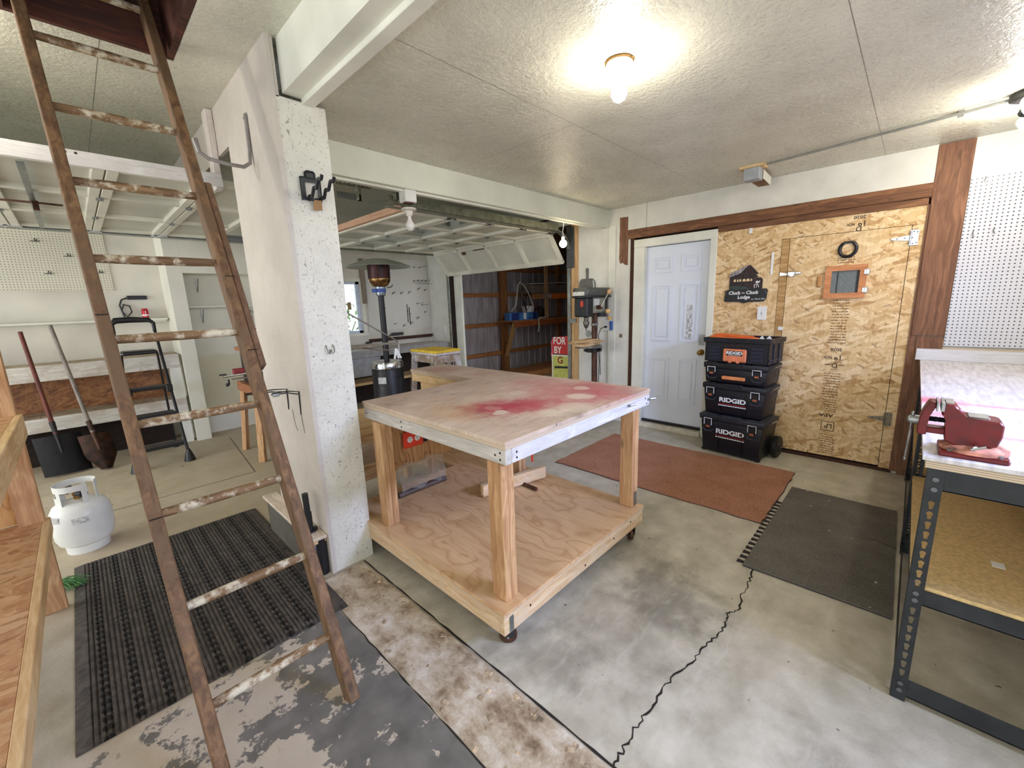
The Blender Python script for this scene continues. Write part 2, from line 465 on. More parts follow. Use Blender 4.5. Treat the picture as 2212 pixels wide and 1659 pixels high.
def floorM():
    g = G('concrete', (176, 170, 152), 0.55)
    P = g.xyz(); X, Y = P[0], P[1]
    n1 = g.noise(g.co(), 1.3, 6, 0.62); n2 = g.noise(g.co(), 7, 5, 0.6); n3 = g.noise(g.co(), 60, 3, 0.6)
    c = g.ramp(n1, [(0.28, (150, 140, 120)), (0.5, (178, 170, 150)), (0.72, (204, 198, 180))])
    c = g.mix(0.35, c, g.ramp(n2, [(0.3, (138, 128, 108)), (0.7, (212, 206, 188))]))
    # cooler, greener slab in the main room
    mainm = g.inrange(X, 1.02, 20, 0.004)
    inb = g.math('MULTIPLY', mainm, g.inrange(Y, -9, 2.8, 0.2))
    c = g.mix(g.math('MULTIPLY', inb, 0.55), c, g.ramp(n2, [(0.3, (164, 158, 140)), (0.7, (208, 202, 184))]))
    garage = g.inrange(Y, 3.0, 9, 0.3)
    c = g.mix(g.math('MULTIPLY', garage, 0.45), c, (186, 166, 134))
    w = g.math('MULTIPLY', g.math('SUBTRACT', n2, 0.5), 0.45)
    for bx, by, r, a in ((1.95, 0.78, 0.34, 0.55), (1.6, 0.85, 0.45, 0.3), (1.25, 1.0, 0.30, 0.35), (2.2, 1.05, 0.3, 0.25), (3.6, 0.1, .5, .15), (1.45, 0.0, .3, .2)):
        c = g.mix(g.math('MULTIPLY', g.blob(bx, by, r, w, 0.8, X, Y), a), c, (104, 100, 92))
    # white scuffs
    sc = g.noise(g.vadd(g.co((1.2, 7, 1), (0, 0, 0.9)), g.noisec(g.co(), 5), .6), 1.6, 7, 0.72)
    c = g.mix(g.math('MULTIPLY', g.ramp(sc, [(0.56, 0.0), (0.72, 0.45)]), mainm), c, (212, 208, 194))
    sp = g.noise(g.co(), 16, 2, 0.5)
    c = g.mix(g.ramp(sp, [(0.735, 0.0), (0.75, 0.8)]), c, (80, 70, 58))
    # grey paint, worn through in flakes, left of the old sill
    edge = g.math('MULTIPLY', g.math('SUBTRACT', n2, 0.5), 0.25)
    ym = g.inrange(g.math('ADD', Y, edge), -3, 2.02, 0.02); xm = g.inrange(X, 0.05, 0.722, 0.003)
    xg = g.n('ShaderNodeMapRange'); g.put(xg.inputs[0], X); xg.inputs[1].default_value = -0.25; xg.inputs[2].default_value = 0.72
    xg.inputs[3].default_value = 0.10; xg.inputs[4].default_value = -0.075
    fl = g.noise(g.vadd(g.co((1, 1, 1)), g.noisec(g.co(), 20), 0.04), 5.5, 7, 0.66)
    keep = g.ramp(g.math('SUBTRACT', fl, xg.outputs[0]), [(0.485, 0.0), (0.50, 1.0)])
    pm = g.math('MULTIPLY', g.math('MULTIPLY', ym, g.inrange(X, -0.6, 0.722, 0.003)), keep)
    under = g.math('MULTIPLY', ym, g.inrange(X, -0.6, 0.722, 0.003))
    c = g.mix(g.math('MULTIPLY', under, 0.55), c, (198, 184, 168))
    paint = g.ramp(n2, [(0.3, (92, 90, 86)), (0.7, (126, 122, 116))])
    c = g.mix(pm, c, paint)
    # broken sill strip
    sill = g.math('MULTIPLY', g.inrange(X, 0.728, 1.012, 0.006), g.inrange(Y, -3, 2.33, 0.01))
    cr = g.noise(g.vadd(g.co((1.3, 1, 1)), g.noisec(g.co(), 14), 0.05), 7, 10, 0.7)
    scol = g.ramp(cr, [(0.30, (92, 76, 58)), (0.40, (150, 130, 106)), (0.5, (186, 170, 146)), (0.62, (214, 204, 188))])
    c = g.mix(sill, c, scol)
    g.color(c)
    g.rough(g.ramp(n2, [(0.3, 0.45), (0.7, 0.7)]))
    h = g.math('ADD', g.math('MULTIPLY', n3, 0.25), g.math('MULTIPLY', n2, 0.5))
    h = g.math('ADD', h, g.math('MULTIPLY', g.math('MULTIPLY', cr, sill), 3.5))
    h = g.math('ADD', h, g.math('MULTIPLY', pm, 0.35))
    g.bump(h, 0.35, 0.012)
    return g.m
concrete = floorM()

# ------------------------------------------------------------------ the setting
struct('floor', MB().box(-3.2, 10.2, -2.6, 7.3, -0.12, 0.0), concrete)
def strip(path, widths, z=0.0012):
    mb = MB(); bm = mb.bm; L = []; R = []
    pts = [Vector((x, y, z)) for x, y in path]
    for i, p in enumerate(pts):
        t = (pts[min(i + 1, len(pts) - 1)] - pts[max(0, i - 1)]).normalized(); nrm = Vector((-t.y, t.x, 0))
        w = widths[i] if isinstance(widths, list) else widths
        L.append(bm.verts.new(p + nrm * w / 2)); R.append(bm.verts.new(p - nrm * w / 2))
    for i in range(len(pts) - 1): bm.faces.new((L[i], R[i], R[i + 1], L[i + 1]))
    return mb
crackM = plain('crack_shadow', (34, 28, 22), 0.9)
ctrl = [(2.50, .52), (2.36, .497), (2.19, .497), (2.08, .473), (2.02, .51), (1.92, .487), (1.79, .512), (1.635, .53), (1.48, .566), (1.32, .573), (1.2, .577), (1.09, .574), (1.02, .568)]
pth = []
for (a, b), (c_, d) in zip(ctrl, ctrl[1:]):
    for k in range(7):
        t = k / 7; pth.append((a + (c_ - a) * t + random.uniform(-.004, .004), b + (d - b) * t + random.uniform(-.009, .009)))
pth.append(ctrl[-1])
struct('floor_crack', strip(pth, [random.uniform(.003, .010) for _ in pth]), crackM)
jp = [(1.02 + random.uniform(-.003, .003), 2.33 - k * 0.06) for k in range(60)]
struct('floor_joint', strip(jp, [random.uniform(.004, .012) for _ in jp], 0.0016), crackM)
struct('floor_joint', strip([(0.724 + random.uniform(-.003, .003), 2.30 - k * 0.06) for k in range(56)], [random.uniform(.001, .008) for _ in range(56)], 0.0016), crackM)
struct('floor_joint', strip([(-.3 + k * .1, 4.55 + random.uniform(-.003, .003)) for k in range(14)], .006), crackM)
struct('floor_joint', strip([(1.0 + .01 * k, 4.55 + k * .12) for k in range(14)], .006), crackM)
struct('floor_joint', strip([(2.55 + k * .03, 1.0 - .008 * k) for k in range(10)][:2] + [(2.56, .74), (2.60, .98)], .004), crackM) if False else None
# crumbs and ridges of the broken sill between the two slabs
mb = MB()
for k in range(80):
    y = random.uniform(0.1, 2.25); x = random.choice([random.gauss(0.86, 0.05), random.gauss(0.985, 0.02), random.gauss(0.76, .015)])
    if not .74 < x < 1.01: continue
    r = random.uniform(.003, .011)
    M = Matrix.Translation((x, y, 0)) @ Matrix.Rotation(random.uniform(0, 6), 4, 'Z')
    mb.box(-r * 1.5, r * 1.5, -r, r, -0.002, r * 0.55, r * .25, M)
struct('floor_sill_crumbs', mb, plain('old_mortar', (176, 156, 130), 0.9, var=.25, scale=20))

struct('ceiling', MB().box(0.95, 4.80, -1.6, 2.9, 2.61, 2.70), ceilM)
mb = MB()
hx0, hx1, hy0, hy1 = -0.02, 0.575, 1.7, 2.91
mb.box(-3.2, hx0, -1.6, 7.0, 2.84, 2.90); mb.box(hx1, 0.95, -1.6, 7.0, 2.84, 2.90)
mb.box(hx0, hx1, -1.6, hy0, 2.84, 2.90); mb.box(hx0, hx1, hy1, 7.0, 2.84, 2.90); mb.box(0.95, 4.80, 2.8, 7.0, 2.84, 2.90)
struct('ceiling_loft', mb, ceilM)
mb = MB()
mb.box(hx0 + .001, hx0 + .03, hy0 + .001, hy1 - .001, 2.837, 3.12); mb.box(hx1 - .03, hx1 - .001, hy0 + .001, hy1 - .001, 2.843, 3.12)
mb.box(hx0 + .031, hx1 - .031, hy1 - .03, hy1 - .001, 2.837, 3.12); mb.box(hx0 + .031, hx1 - .031, hy0 + .001, hy0 + .03, 2.837, 3.12)
struct('trim_1', mb, lumber('hatch_timber', (92, 46, 30), (46, 22, 14), 'x', 0.7))
mb = MB()
for a in ((-1.5, 2.0, 0.5, 4.5, 3.9, 3.95), (-1.55, -1.5, 0.5, 4.5, 2.9, 3.95), (2.0, 2.05, .5, 4.5, 2.9, 3.95), (-1.5, 2.0, .45, .5, 2.9, 3.95), (-1.5, 2.0, 4.5, 4.55, 2.9, 3.95)): mb.box(*a)
struct('wall_attic', mb, darkwood)

# pillar, beam and headers
mb = MB().box(0.85, 1.09, 2.35, 3.15, 0, 2.585).box(0.86, 1.08, 2.55, 3.14, 2.58, 2.86)
struct('pillar', mb, pillarM)
mb = MB().box(0.83, 0.852, 2.345, 3.15, 0.0, 2.845).prism([(2.6, 2.56), (4.9, 2.56), (4.9, 2.845), (2.6, 2.845)], 0, .02, basis((0.832, 0, 0), (0, 1, 0), (0, 0, 1), (1, 0, 0)))
mb.box(0.852, 0.868, 2.350, 2.37, 2.58, 2.845)
struct('trim_2', mb, panelM)
struct('trim_3', MB().box(1.088, 1.115, 2.72, 2.82, 1.2, 2.60), trimM)
struct('ceiling_beam', MB().box(0.885, 0.99, -1.6, 2.352, 2.60, 2.85), trimM)
struct('trim_4', MB().box(0.972, 1.035, -1.6, 2.352, 2.575, 2.615, .003), trimM)
struct('header', MB().box(1.09, 4.70, 2.80, 2.90, 2.41, 2.845, .003), plain('header_paint', (226, 229, 212), 0.5, var=.04, scale=2))
struct('trim_5', MB().box(1.09, 4.6, 2.84, 2.88, 2.395, 2.411), trimM)
struct('header_garage', MB().box(-3.0, 0.825, 3.375, 3.41, 2.385, 2.447, .002).box(-3.0, 0.825, 3.365, 3.375, 2.365, 2.415, .002), whitewood)
struct('header_holes', MB().cyl((.075, 3.375, 2.432), (.075, 3.373, 2.432), .006, 8).cyl((.115, 3.375, 2.432), (.115, 3.373, 2.432), .006, 8).cyl((.155, 3.375, 2.432), (.155, 3.373, 2.432), .006, 8), darkgap)  # dark discs standing in for three holes in the board

# wall at the back (x = 4.69)
XW = 4.69
mb = MB().box(XW, 4.80, -1.6, 0.0, 2.34, 2.70).box(XW - .012, 4.80, 0.0, 2.31, 2.345, 2.62).box(XW - .012, 4.8, 2.315, 2.54, 2.345, 2.62)
mb.box(XW + .005, 4.80, -1.6, -0.005, 0, 2.35)
mb.box(XW, 4.80, 2.50, 3.25, 0.0, 2.845)
struct('wall_back', mb, wallM)
struct('trim_6', MB().box(XW - .018, XW, 2.70, 2.79, 0, 2.42), trimM)
struct('trim_7', MB().box(XW - .03, XW + .02, -0.002, 2.53, 2.245, 2.345, .003), brownY)
struct('trim_8', MB().box(XW - .012, XW + .03, 0.0, 1.54, 2.19, 2.246, .002), brownY)
mb = MB().box(XW - .02, XW + .02, -0.19, 0.0, 1.19, 2.606, .003).box(XW - .012, XW + .02, -0.035, 0.012, 0.02, 2.24).box(XW - .018, XW + .02, -0.19, -.036, 0.0, 1.185)
struct('trim_9', mb, brownZ)
struct('trim_10', MB().box(XW - .01, XW + .05, 2.455, 2.505, 0.0, 2.60), darkwood)
# bare timber showing where the paint was scraped off the white post
bare = [(2.54, 2.50), (2.655, 2.505)] + [(2.655 + random.uniform(-.006, .006), 2.5 - k * .05) for k in range(1, 11)] + [(2.64, 1.975), (2.61, 1.985), (2.58, 1.96), (2.54, 1.95)]
struct('trim_11', MB().prism([(-y, z) for y, z in bare], 0, .004, basis((XW + .001, 0, 0), (0, -1, 0), (0, 0, 1), (-1, 0, 0))), brownZ)
mb = MB().box(4.80, 4.84, -1.6, 3.25, 0, 2.9)
struct('wall_light_block', mb, darkgap)  # unseen sheet added behind the wall to stop sky light leaking through gaps

# white six panel door
def sixpanel():
    y0, y1, z0, z1 = 1.607, 2.319, 0.085, 2.130; xf = XW + .045
    mb = MB().box(xf, xf + .04, y0, y1, z0, z1)
    rows = [(1.835, 2.02), (1.06, 1.705), (0.345, 0.87)]
    for (a, b) in ((1.70, 1.908), (2.012, 2.236)):
        for (c, d) in rows:
            for i, (ins, dx) in enumerate(((0, .004), (.018, .0))):
                pass
            # raised moulding ring and field
            w = .022
            mb.prism([(a, c), (b, c), (b - w, c + w), (a + w, c + w)], 0, .010, basis((xf, 0, 0), (0, 1, 0), (0, 0, 1), (-1, 0, 0)))
            mb.prism([(a, d), (b, d), (b - w, d - w), (a + w, d - w)], 0, .010, basis((xf, 0, 0), (0, 1, 0), (0, 0, 1), (-1, 0, 0)))
            mb.prism([(a, c), (a, d), (a + w, d - w), (a + w, c + w)], 0, .010, basis((xf, 0, 0), (0, 1, 0), (0, 0, 1), (-1, 0, 0)))
            mb.prism([(b, c), (b, d), (b - w, d - w), (b - w, c + w)], 0, .010, basis((xf, 0, 0), (0, 1, 0), (0, 0, 1), (-1, 0, 0)))
            mb.box(xf - .008, xf, a + .045, b - .045, c + .045, d - .045, .006)
    return mb
d1 = struct('door_1', sixpanel(), doorM)
mb = MB().box(XW - .02, XW + .06, 1.535, 1.60, 0, 2.135, .004).box(XW - .02, XW + .06, 2.325, 2.455, 0.03, 2.135, .004).box(XW - .0205, XW + .0605, 1.534, 2.456, 2.1351, 2.225, .004)
mb.box(XW + .02, XW + .06, 2.32, 2.34, 0.08, 2.14)
struct('door_frame', mb, trimM, parent=d1)
struct('threshold', MB().box(XW - .05, XW + .05, 1.60, 2.33, 0.0, 0.055, .004), plain('cream_sill', (214, 206, 186), .5), parent=d1)
struct('sweep', MB().box(XW + .02, XW + .05, 1.60, 2.33, 0.056, 0.088), black, parent=d1)
kb = MB().cyl((XW + .05, 1.652, .95), (XW - .005, 1.652, .95), .011, 14).ball((XW - .015, 1.652, .95), .028, 16).cyl((XW + .045, 1.652, .95), (XW + .03, 1.652, .95), .034, 18)
struct('door_knob', kb, brass, parent=d1)
struct('dead_plate', MB().box(XW + .036, XW + .046, 1.62, 1.685, 1.03, 1.145).cyl((XW + .04, 1.652, 1.09), (XW + .025, 1.652, 1.09), .024, 16), galv, parent=d1)
struct('rubbed_sticker', MB().box(XW + .0352, XW + .0365, 1.765, 1.83, 1.09, 1.47), plain('torn_paper', (196, 198, 200), .8, var=.25, scale=40), parent=d1)

# rough board partition with the hatch gate cut into it
mb = MB().box(XW, XW + .02, 0.965, 1.535, 0.025, 2.19).box(XW, XW + .02, 0.0, 0.965, 2.055, 2.19).box(XW, XW + .02, 0.012, 0.083, 0.03, 2.053)
struct('partition', mb, osbM)
struct('trim_12', MB().box(XW - .004, XW + .016, 0.903, 0.962, 0.03, 2.05), lumber('plywood_strip', (206, 172, 116), (160, 116, 66), 'y', knots=False))
struct('trim_13', MB().box(XW - .006, XW + .03, 0.0, 1.535, 0.0, 0.03), darkwood)
d2 = struct('door_2', MB().box(XW - .001, XW + .019, 0.087, 0.899, 0.045, 2.051), osbM)
Mx = lambda y, z: basis((XW, y, z), (0, -1, 0), (0, 0, 1), (-1, 0, 0))
# framed peep window
fy0, fy1, fz0, fz1 = 0.325, 0.607, 1.50, 1.778
mb = MB()
w = .045; E = basis((XW - .002, 0, 0), (0, 1, 0), (0, 0, 1), (-1, 0, 0))
mb.prism([(fy0, fz0), (fy1, fz0), (fy1 - w, fz0 + w), (fy0 + w, fz0 + w)], 0, .022, E).prism([(fy0, fz1), (fy1, fz1), (fy1 - w, fz1 - w), (fy0 + w, fz1 - w)], 0, .022, E)
mb.prism([(fy0, fz0), (fy0, fz1), (fy0 + w, fz1 - w), (fy0 + w, fz0 + w)], 0, .022, E).prism([(fy1, fz0), (fy1, fz1), (fy1 - w, fz1 - w), (fy1 - w, fz0 + w)], 0, .022, E)
pw = struct('peep_window', mb, lumber('cedar_frame', (216, 150, 100), (180, 112, 66), 'y', knots=False), parent=d2)
gm = G('mesh_pane', (104, 112, 112), 0.6); a_ = g_ = gm.noise(gm.co((1, 300, 300)), 1, 2)
gm.color(gm.ramp(a_, [(.35, (78, 86, 86)), (.65, (132, 140, 138))]))
struct('pane', MB().box(XW - .008, XW - .003, fy0 + w, fy1 - w, fz0 + w, fz1 - w), gm.m, parent=pw)
struct('pane_bar', MB().box(XW - .012, XW - .008, .515, .521, fz0 + w, fz1 - w).box(XW - .012, XW - .008, .375, .388, fz0 + w, fz1 - w), black, parent=pw)
for zz in (1.565, 1.715):
    struct('butterfly_hinge', MB().box(XW - .028, XW - .002, .305, .345, zz - .022, zz + .022, .004).cyl((XW - .028, .325, zz - .022), (XW - .028, .325, zz + .022), .004, 8), chrome, parent=d2)
struct('pull_block', MB().box(XW - .02, XW, .628, .665, 1.60, 1.70, .008), lumber('pull_wood', (206, 158, 104), (170, 118, 66), 'z', knots=False), parent=d2)
def strap(z, M_=chrome):
    mb = MB().prism([(.092, z - .022), (.092, z + .022), (.20, z + .006), (.20, z - .006)], 0, .005, E).box(XW - .010, XW - .003, .040, .092, z - .058, z + .058)
    mb.cyl((XW - .012, .087, z - .05), (XW - .012, .087, z + .05), .007, 10)
    h = struct('strap_hinge', mb, M_, parent=d2)
    sc = MB()
    for dy, dz in ((.05, .04), (.05, -.04), (.075, 0), (.12, 0), (.165, 0), (.07, .045), (.07, -.045)): sc.cyl((XW - .0105, dy, z + dz), (XW - .0125, dy, z + dz), .004, 8)
    struct('hinge_screws', sc, black, parent=h)
strap(1.957); strap(0.47, plain('dull_steel', (140, 130, 110), .5, .6))
mb = MB().box(XW - .03, XW - .002, .835, .895, 1.712, 1.756, .006).cyl((XW - .03, .86, 1.725), (XW - .034, .86, 1.725), .017, 18).box(XW - .022, XW - .006, .79, .835, 1.73, 1.748, .003)
mb.prism([(.90, 1.74), (.958, 1.752), (.958, 1.72), (.90, 1.725)], 0, .012, E)
struct('hasp', mb, chrome, parent=d2)
# grade stamps, printed upside down on the boards
def stamp(parent, lines, y=0.47):
    mb = MB()
    for body, size, z, dy, sx in lines: mb.text(body, size, onwall(XW - .0016, y + dy, z, True), .0003, .0006 if size > .03 else .0, sx=sx)
    return struct('grade_stamp', mb, inkM, parent=parent)
stamp(d2, [('2020', .036, 1.047, 0, 1.2), ('19', .06, .975, -.02, 1), ('NOV', .035, .975, .055, .8), ('D', .062, .905, 0, 1), ('USA', .02, .868, 0, 1.4), ('INSTALLATION', .020, 1.108, .01, 1.0), ('APA', .045, .435, .02, 1.3), ('LP', .06, .335, -.005, 1)], .47)
struct('stamp_rules', MB().box(XW - .0018, XW - .001, .40, .44, .905, .911).box(XW - .0018, XW - .001, .50, .54, .905, .911).box(XW - .0018, XW - .001, .415, .535, 1.135, 1.1375).box(XW - .0018, XW - .001, .42, .425, .29, .375).box(XW - .0018, XW - .001, .515, .52, .29, .375).box(XW - .0018, XW - .001, .42, .52, .373, .378).box(XW - .0018, XW - .001, .42, .52, .288, .293), inkM, parent=d2)
mb = MB()
def blurlines(z0, z1, dz, yc=.47, half=.062, h=.0085):
    z = z0
    while z < z1:
        y = yc - half * random.uniform(.75, 1)
        while y < yc + half * .95:
            w_ = random.uniform(.006, .022)
            hh = h * random.uniform(.6, 1)
            mb.box(XW - .0017, XW - .001, y, min(y + w_, yc + half), z, z + hh); y += w_ + random.uniform(.003, .008)
        z += dz * random.uniform(.92, 1.1)
blurlines(1.13, 1.49, .024); blurlines(.58, .84, .024, .475); blurlines(.475, .56, .02, .475); blurlines(.07, .26, .022, .465)
blurlines(1.80, 1.84, .02)
struct('stamp_print', mb, plain('faded_ink', (110, 78, 44), .8), parent=d2)
mb = MB()
for body, size, z, dy, sx in (('2020', .034, 2.165, 0, 1.2), ('19', .058, 2.115, -.02, 1), ('NOV', .03, 2.112, .055, .8), ('D', .055, 2.072, 0, 1)):
    mb.text(body, size, onwall(XW - .0012, .415 + dy, z, True), .0003, .0006, sx=sx)
struct('wall_stamp', mb, inkM)

# wall left part of the garage opening (x = 4.69, y > 5.95)
struct('wall_garage', MB().box(XW, 4.80, 6.02, 7.0, 0, 2.845).box(XW, 4.80, 3.2, 6.1, 2.55, 2.845), wallM)
struct('trim_14', MB().box(XW - .02, XW + .09, 3.25, 3.345, 0, 2.6, .003), paleZ)
struct('trim_15', MB().box(XW - .01, XW + .10, 3.345, 3.43, 0, 2.4, .003), paleZ)
struct('trim_16', MB().box(XW - .02, XW + .06, 5.99, 6.05, 0, 2.4), paleZ)
struct('trim_17', MB().box(XW + .08, XW + .12, 5.78, 5.99, 0, 2.5), trimM)
struct('trim_18', MB().box(XW + .0, XW + .1, 5.965, 5.99, 0, 2.4), darkgap)

# far wall with window
YF = 6.62
mb = MB().box(2.35, 3.33, YF, YF + .12, 0, 1.14).box(2.35, 3.33, YF, YF + .12, 1.98, 2.845).box(3.33, 4.80, YF, YF + .12, 0, 2.845)
struct('wall_recess', MB().box(-3.2, 0.85, 6.80, 6.9, 0, 2.845), greyfar)
struct('wall_far', mb, greyfar)
mb = MB().box(0.83, 0.975, 6.27, 6.8, 0, 2.845).box(0.976, 1.849, 6.27, 6.549, 2.03, 2.845).box(1.85, 1.95, 6.27, 6.549, 0, 2.845).box(0.976, 2.349, 6.55, 6.75, 0, 2.845)
nw = struct('wall_niche', mb, plain('niche_paint', (232, 230, 214), .6, var=.03, scale=2))
struct('shelf', MB().box(0.975, 1.85, 6.36, 6.56, 1.625, 1.645), trimM, parent=nw)
for zz in (1.98, 1.60):
    for xx in (1.14,):
        struct('shelf_bracket', MB().bar((xx, 6.545, zz), (xx, 6.545, zz - .17), .012, .006).bar((xx, 6.54, zz - .16), (xx, 6.42, zz - .005), .008, .006), galv, parent=nw)
w1 = struct('window_1', MB().box(2.35, 3.33, YF + .03, YF + .07, 1.14, 1.185).box(2.35, 3.33, YF + .03, YF + .07, 1.935, 1.98).box(3.27, 3.33, YF + .03, YF + .07, 1.14, 1.98).box(2.35, 2.41, YF + .03, YF + .07, 1.14, 1.98).box(2.80, 2.85, YF + .03, YF + .07, 1.14, 1.98), plain('vinyl_frame', (204, 214, 232), .35))
struct('pane', MB().box(2.39, 3.29, YF + .045, YF + .05, 1.17, 1.95), glass, parent=w1)
struct('window_casing', MB().box(2.25, 3.40, YF - .02, YF + .001, 1.10, 1.145).box(2.25, 3.40, YF - .02, YF + .001, 1.975, 2.03).box(3.335, 3.385, YF - .02, YF + .001, 1.14, 1.98), trimM, parent=w1)
struct('trim_19', MB().box(3.34, 3.40, YF - .05, YF - .001, 1.62, 2.34), lumber('grey_stud', (150, 136, 116), (110, 96, 80), 'z'))
# ------------------------------------------------------------------ overhead garage doors
def section(root, x0, x1, y0, y1, zt, stiles, window=False, M=None, wid=.05):
    mb = MB()
    d = .045
    for a in (x0 + .004, x1 - wid - .004): mb.box(a, a + wid, y0, y1, zt - d, zt - .001, .003)
    for s_ in stiles: mb.box(x0 + .05, x1 - .05, s_ - .03, s_ + .03, zt - d + .004, zt - .0015, .003)
    if M is not None: bmesh.ops.transform(mb.bm, matrix=M, verts=mb.bm.verts)
    o = struct('section', mb, gdoorM, parent=root)
    if not window:
        p_ = MB().box(x0 + .01, x1 - .01, y0 + .004, y1 - .004, zt - .012, zt - .0005)
        if M is not None: bmesh.ops.transform(p_.bm, matrix=M, verts=p_.bm.verts)
        struct('panel', p_, plain('garage_panel_shade', (204, 203, 188), .5, var=.06, scale=2), parent=o)  # recess shading put into the colour, panels darker than their frames
    if window:
        st = list(stiles)
        for a, b in zip(st, st[1:]):
            g_ = MB().box(x0 + .05, x1 - .05, a + .028, b - .028, zt - .012, zt - .008)
            if M is not None: bmesh.ops.transform(g_.bm, matrix=M, verts=g_.bm.verts)
            struct('pane', g_, glass, parent=o)
    return o
def groot(name):
    r = bpy.data.objects.new(name, None); COL.objects.link(r); r['_o'] = (0, 0, 0); r['kind'] = 'structure'; return r
def hinge(root, x, y, z):
    mb = MB().box(x - .045, x + .045, y - .014, y + .014, z - .042, z - .034, .002).cyl((x, y - .035, z - .052), (x, y + .035, z - .052), .008, 8).box(x - .02, x + .02, y - .012, y + .012, z - .062, z - .04)
    struct('hinge', mb, galv, parent=root)
dz = 2.44
d3 = groot('door_3')
ys = [3.48, 4.07, 4.69, 5.31, 5.93]
edges = [2.25, 2.78, 3.31, 3.84, 4.37]
for i, (a, b) in enumerate(zip(edges, edges[1:])):
    section(d3, a, b, 3.45, 5.95, dz, ys, window=(i == 1))
A_ = Matrix.Translation((4.37, 0, dz)) @ Matrix.Rotation(radians(52), 4, 'Y') @ Matrix.Translation((-4.37, 0, -dz))
section(d3, 4.37, 4.85, 3.45, 5.95, dz, ys, M=A_, wid=.06)
for x in edges[1:]:
    for y in ys[1:4] if x != 4.37 else ys[1:4]: hinge(d3, x, y, dz)
    struct('roller_bracket', MB().box(x - .06, x + .06, 3.45, 3.49, dz - .05, dz - .033).cyl((x, 3.40, dz - .045), (x, 3.47, dz - .045), .006, 8), chrome, parent=d3)
    struct('roller_bracket', MB().box(x - .06, x + .06, 5.91, 5.95, dz - .05, dz - .033).cyl((x, 5.93, dz - .045), (x, 6.0, dz - .045), .006, 8), chrome, parent=d3)
struct('top_board', MB().box(2.205, 2.25, 3.45, 5.95, dz - .03, dz + .03), lumber('raw_red_board', (222, 184, 156), (190, 142, 110), 'y', knots=False), parent=d3)
struct('section_lock', MB().box(4.40, 4.44, 5.2, 5.26, 2.32, 2.36, .004).bar((4.41, 4.66, 2.36), (4.41, 5.0, 2.36), .012, .012), rustM, parent=d3)
def track(root, y, x0, x1, z, face, m=olive):
    """horizontal channel with a curved end dropping to the jamb"""
    mb = MB().box(x0, x1, y - .035, y + .035, z - .004, z + .0).box(x0, x1, y + face * .035 - .003, y + face * .035 + .003, z - .045, z + .03).box(x0, x1, y - .035, y + .035, z - .06, z - .056)
    return struct('track', mb, m, parent=root)
track(d3, 3.385, 2.02, 4.40, 2.465, -1)
track(d3, 6.005, 2.02, 4.40, 2.44, 1)
for yy, sg in ((3.385, -1), (6.005, 1)):
    mb = MB(); R_ = .30; n_ = 10
    for k in range(n_):
        a, b = k / n_ * pi / 2, (k + 1) / n_ * pi / 2
        p = lambda t: (4.38 + R_ * sin(t), yy, 2.43 - R_ + R_ * cos(t))
        mb.bar(p(a), p(b), .06, .02)
    mb.bar((4.67, yy, 2.15), (4.67, yy, 0.05), .05, .02)
    struct('track_curve', mb, galv, parent=d3)
struct('track_bracket', MB().box(4.655, 4.685, 3.30, 3.42, 1.98, 2.50, .003), plain('dark_steel', (84, 86, 86), .45, .5), parent=d3)
struct('torsion_shaft', MB().cyl((4.60, 3.2, 2.62), (4.60, 6.2, 2.62), .013, 10).cyl((4.60, 4.2, 2.62), (4.60, 5.2, 2.62), .03, 14), blackmetal, parent=d3)
struct('jamb_bracket', MB().box(4.645, 4.672, 3.27, 3.36, 1.265, 1.32), galv, parent=d3)

def perf(L, w, step=.038, r=.008, th=.004):
    holes = []
    k = step / 2
    while k < L:
        holes.append([(k + r * cos(-2 * pi * i / 10), w / 2 + r * .8 * sin(-2 * pi * i / 10)) for i in range(10)]); k += step
    return MB(), [(0, 0), (L, 0), (L, w), (0, w)], holes, th
def perfangle(parent, p, xdir, L, w=.045, name='perforated_angle', m=None):
    xdir = Vector(xdir).normalized()
    mb, o, h, th = perf(L, w)
    for nrm in ((0, 1, 0), (0, 0, 1)):
        z = Vector(nrm)
        if abs(z.dot(xdir)) > .9: z = Vector((1, 0, 0))
        y = z.cross(xdir).normalized(); z = xdir.cross(y)
        mb.plate(o, h, th, basis(p, xdir, y, z))
    return struct(name, mb, m or olive, parent=parent)
perfangle(d3, (2.06, 3.33, 2.45), (0.02, 0.05, 1), .42, .05)
perfangle(d3, (2.10, 3.36, 2.45), (0.0, -0.35, 1), .42, .05)
d4 = groot('door_4')
ys2 = [3.47, 4.28, 5.10, 5.92]
e2 = [-2.35, -1.80, -1.27, -.77, -.25, .27, .78, 1.29]
for i, (a, b) in enumerate(zip(e2, e2[1:])): section(d4, a, b, 3.45, 5.95, dz - .01, ys2, wid=.055)
for x in e2[3:-1]:
    for y in ys2[1:3]: hinge(d4, x, y, dz - .01)
    struct('roller_bracket', MB().box(x - .07, x + .07, 5.90, 5.96, dz - .062, dz - .044).cyl((x, 5.95, dz - .055), (x, 6.02, dz - .055), .008, 8).cyl((x - .03, 5.90, dz - .06), (x - .03, 5.93, dz - .06), .014, 8), chrome, parent=d4)
track(d4, 6.01, -2.4, 1.75, 2.435, 1, galv)
struct('strut', MB().box(-2.2, -1.9, 4.4, 4.44, 2.33, 2.4).bar((-.06, 3.55, 2.38), (-.06, 5.85, 2.38), .03, .02), galv, parent=d4)
struct('lock_arms', MB().bar((-.28, 4.62, 2.37), (-.05, 4.55, 2.36), .02, .012).bar((-.05, 4.55, 2.36), (.08, 4.62, 2.37), .02, .012).bar((-.05, 4.55, 2.37), (-.05, 4.48, 2.30), .03, .01), rustM, parent=d4)
hg = thing('perforated_hanger', 'perforated steel angle hanger bolted behind header beside pillar', 'bracket', (1.72, 3.4, 2.42))
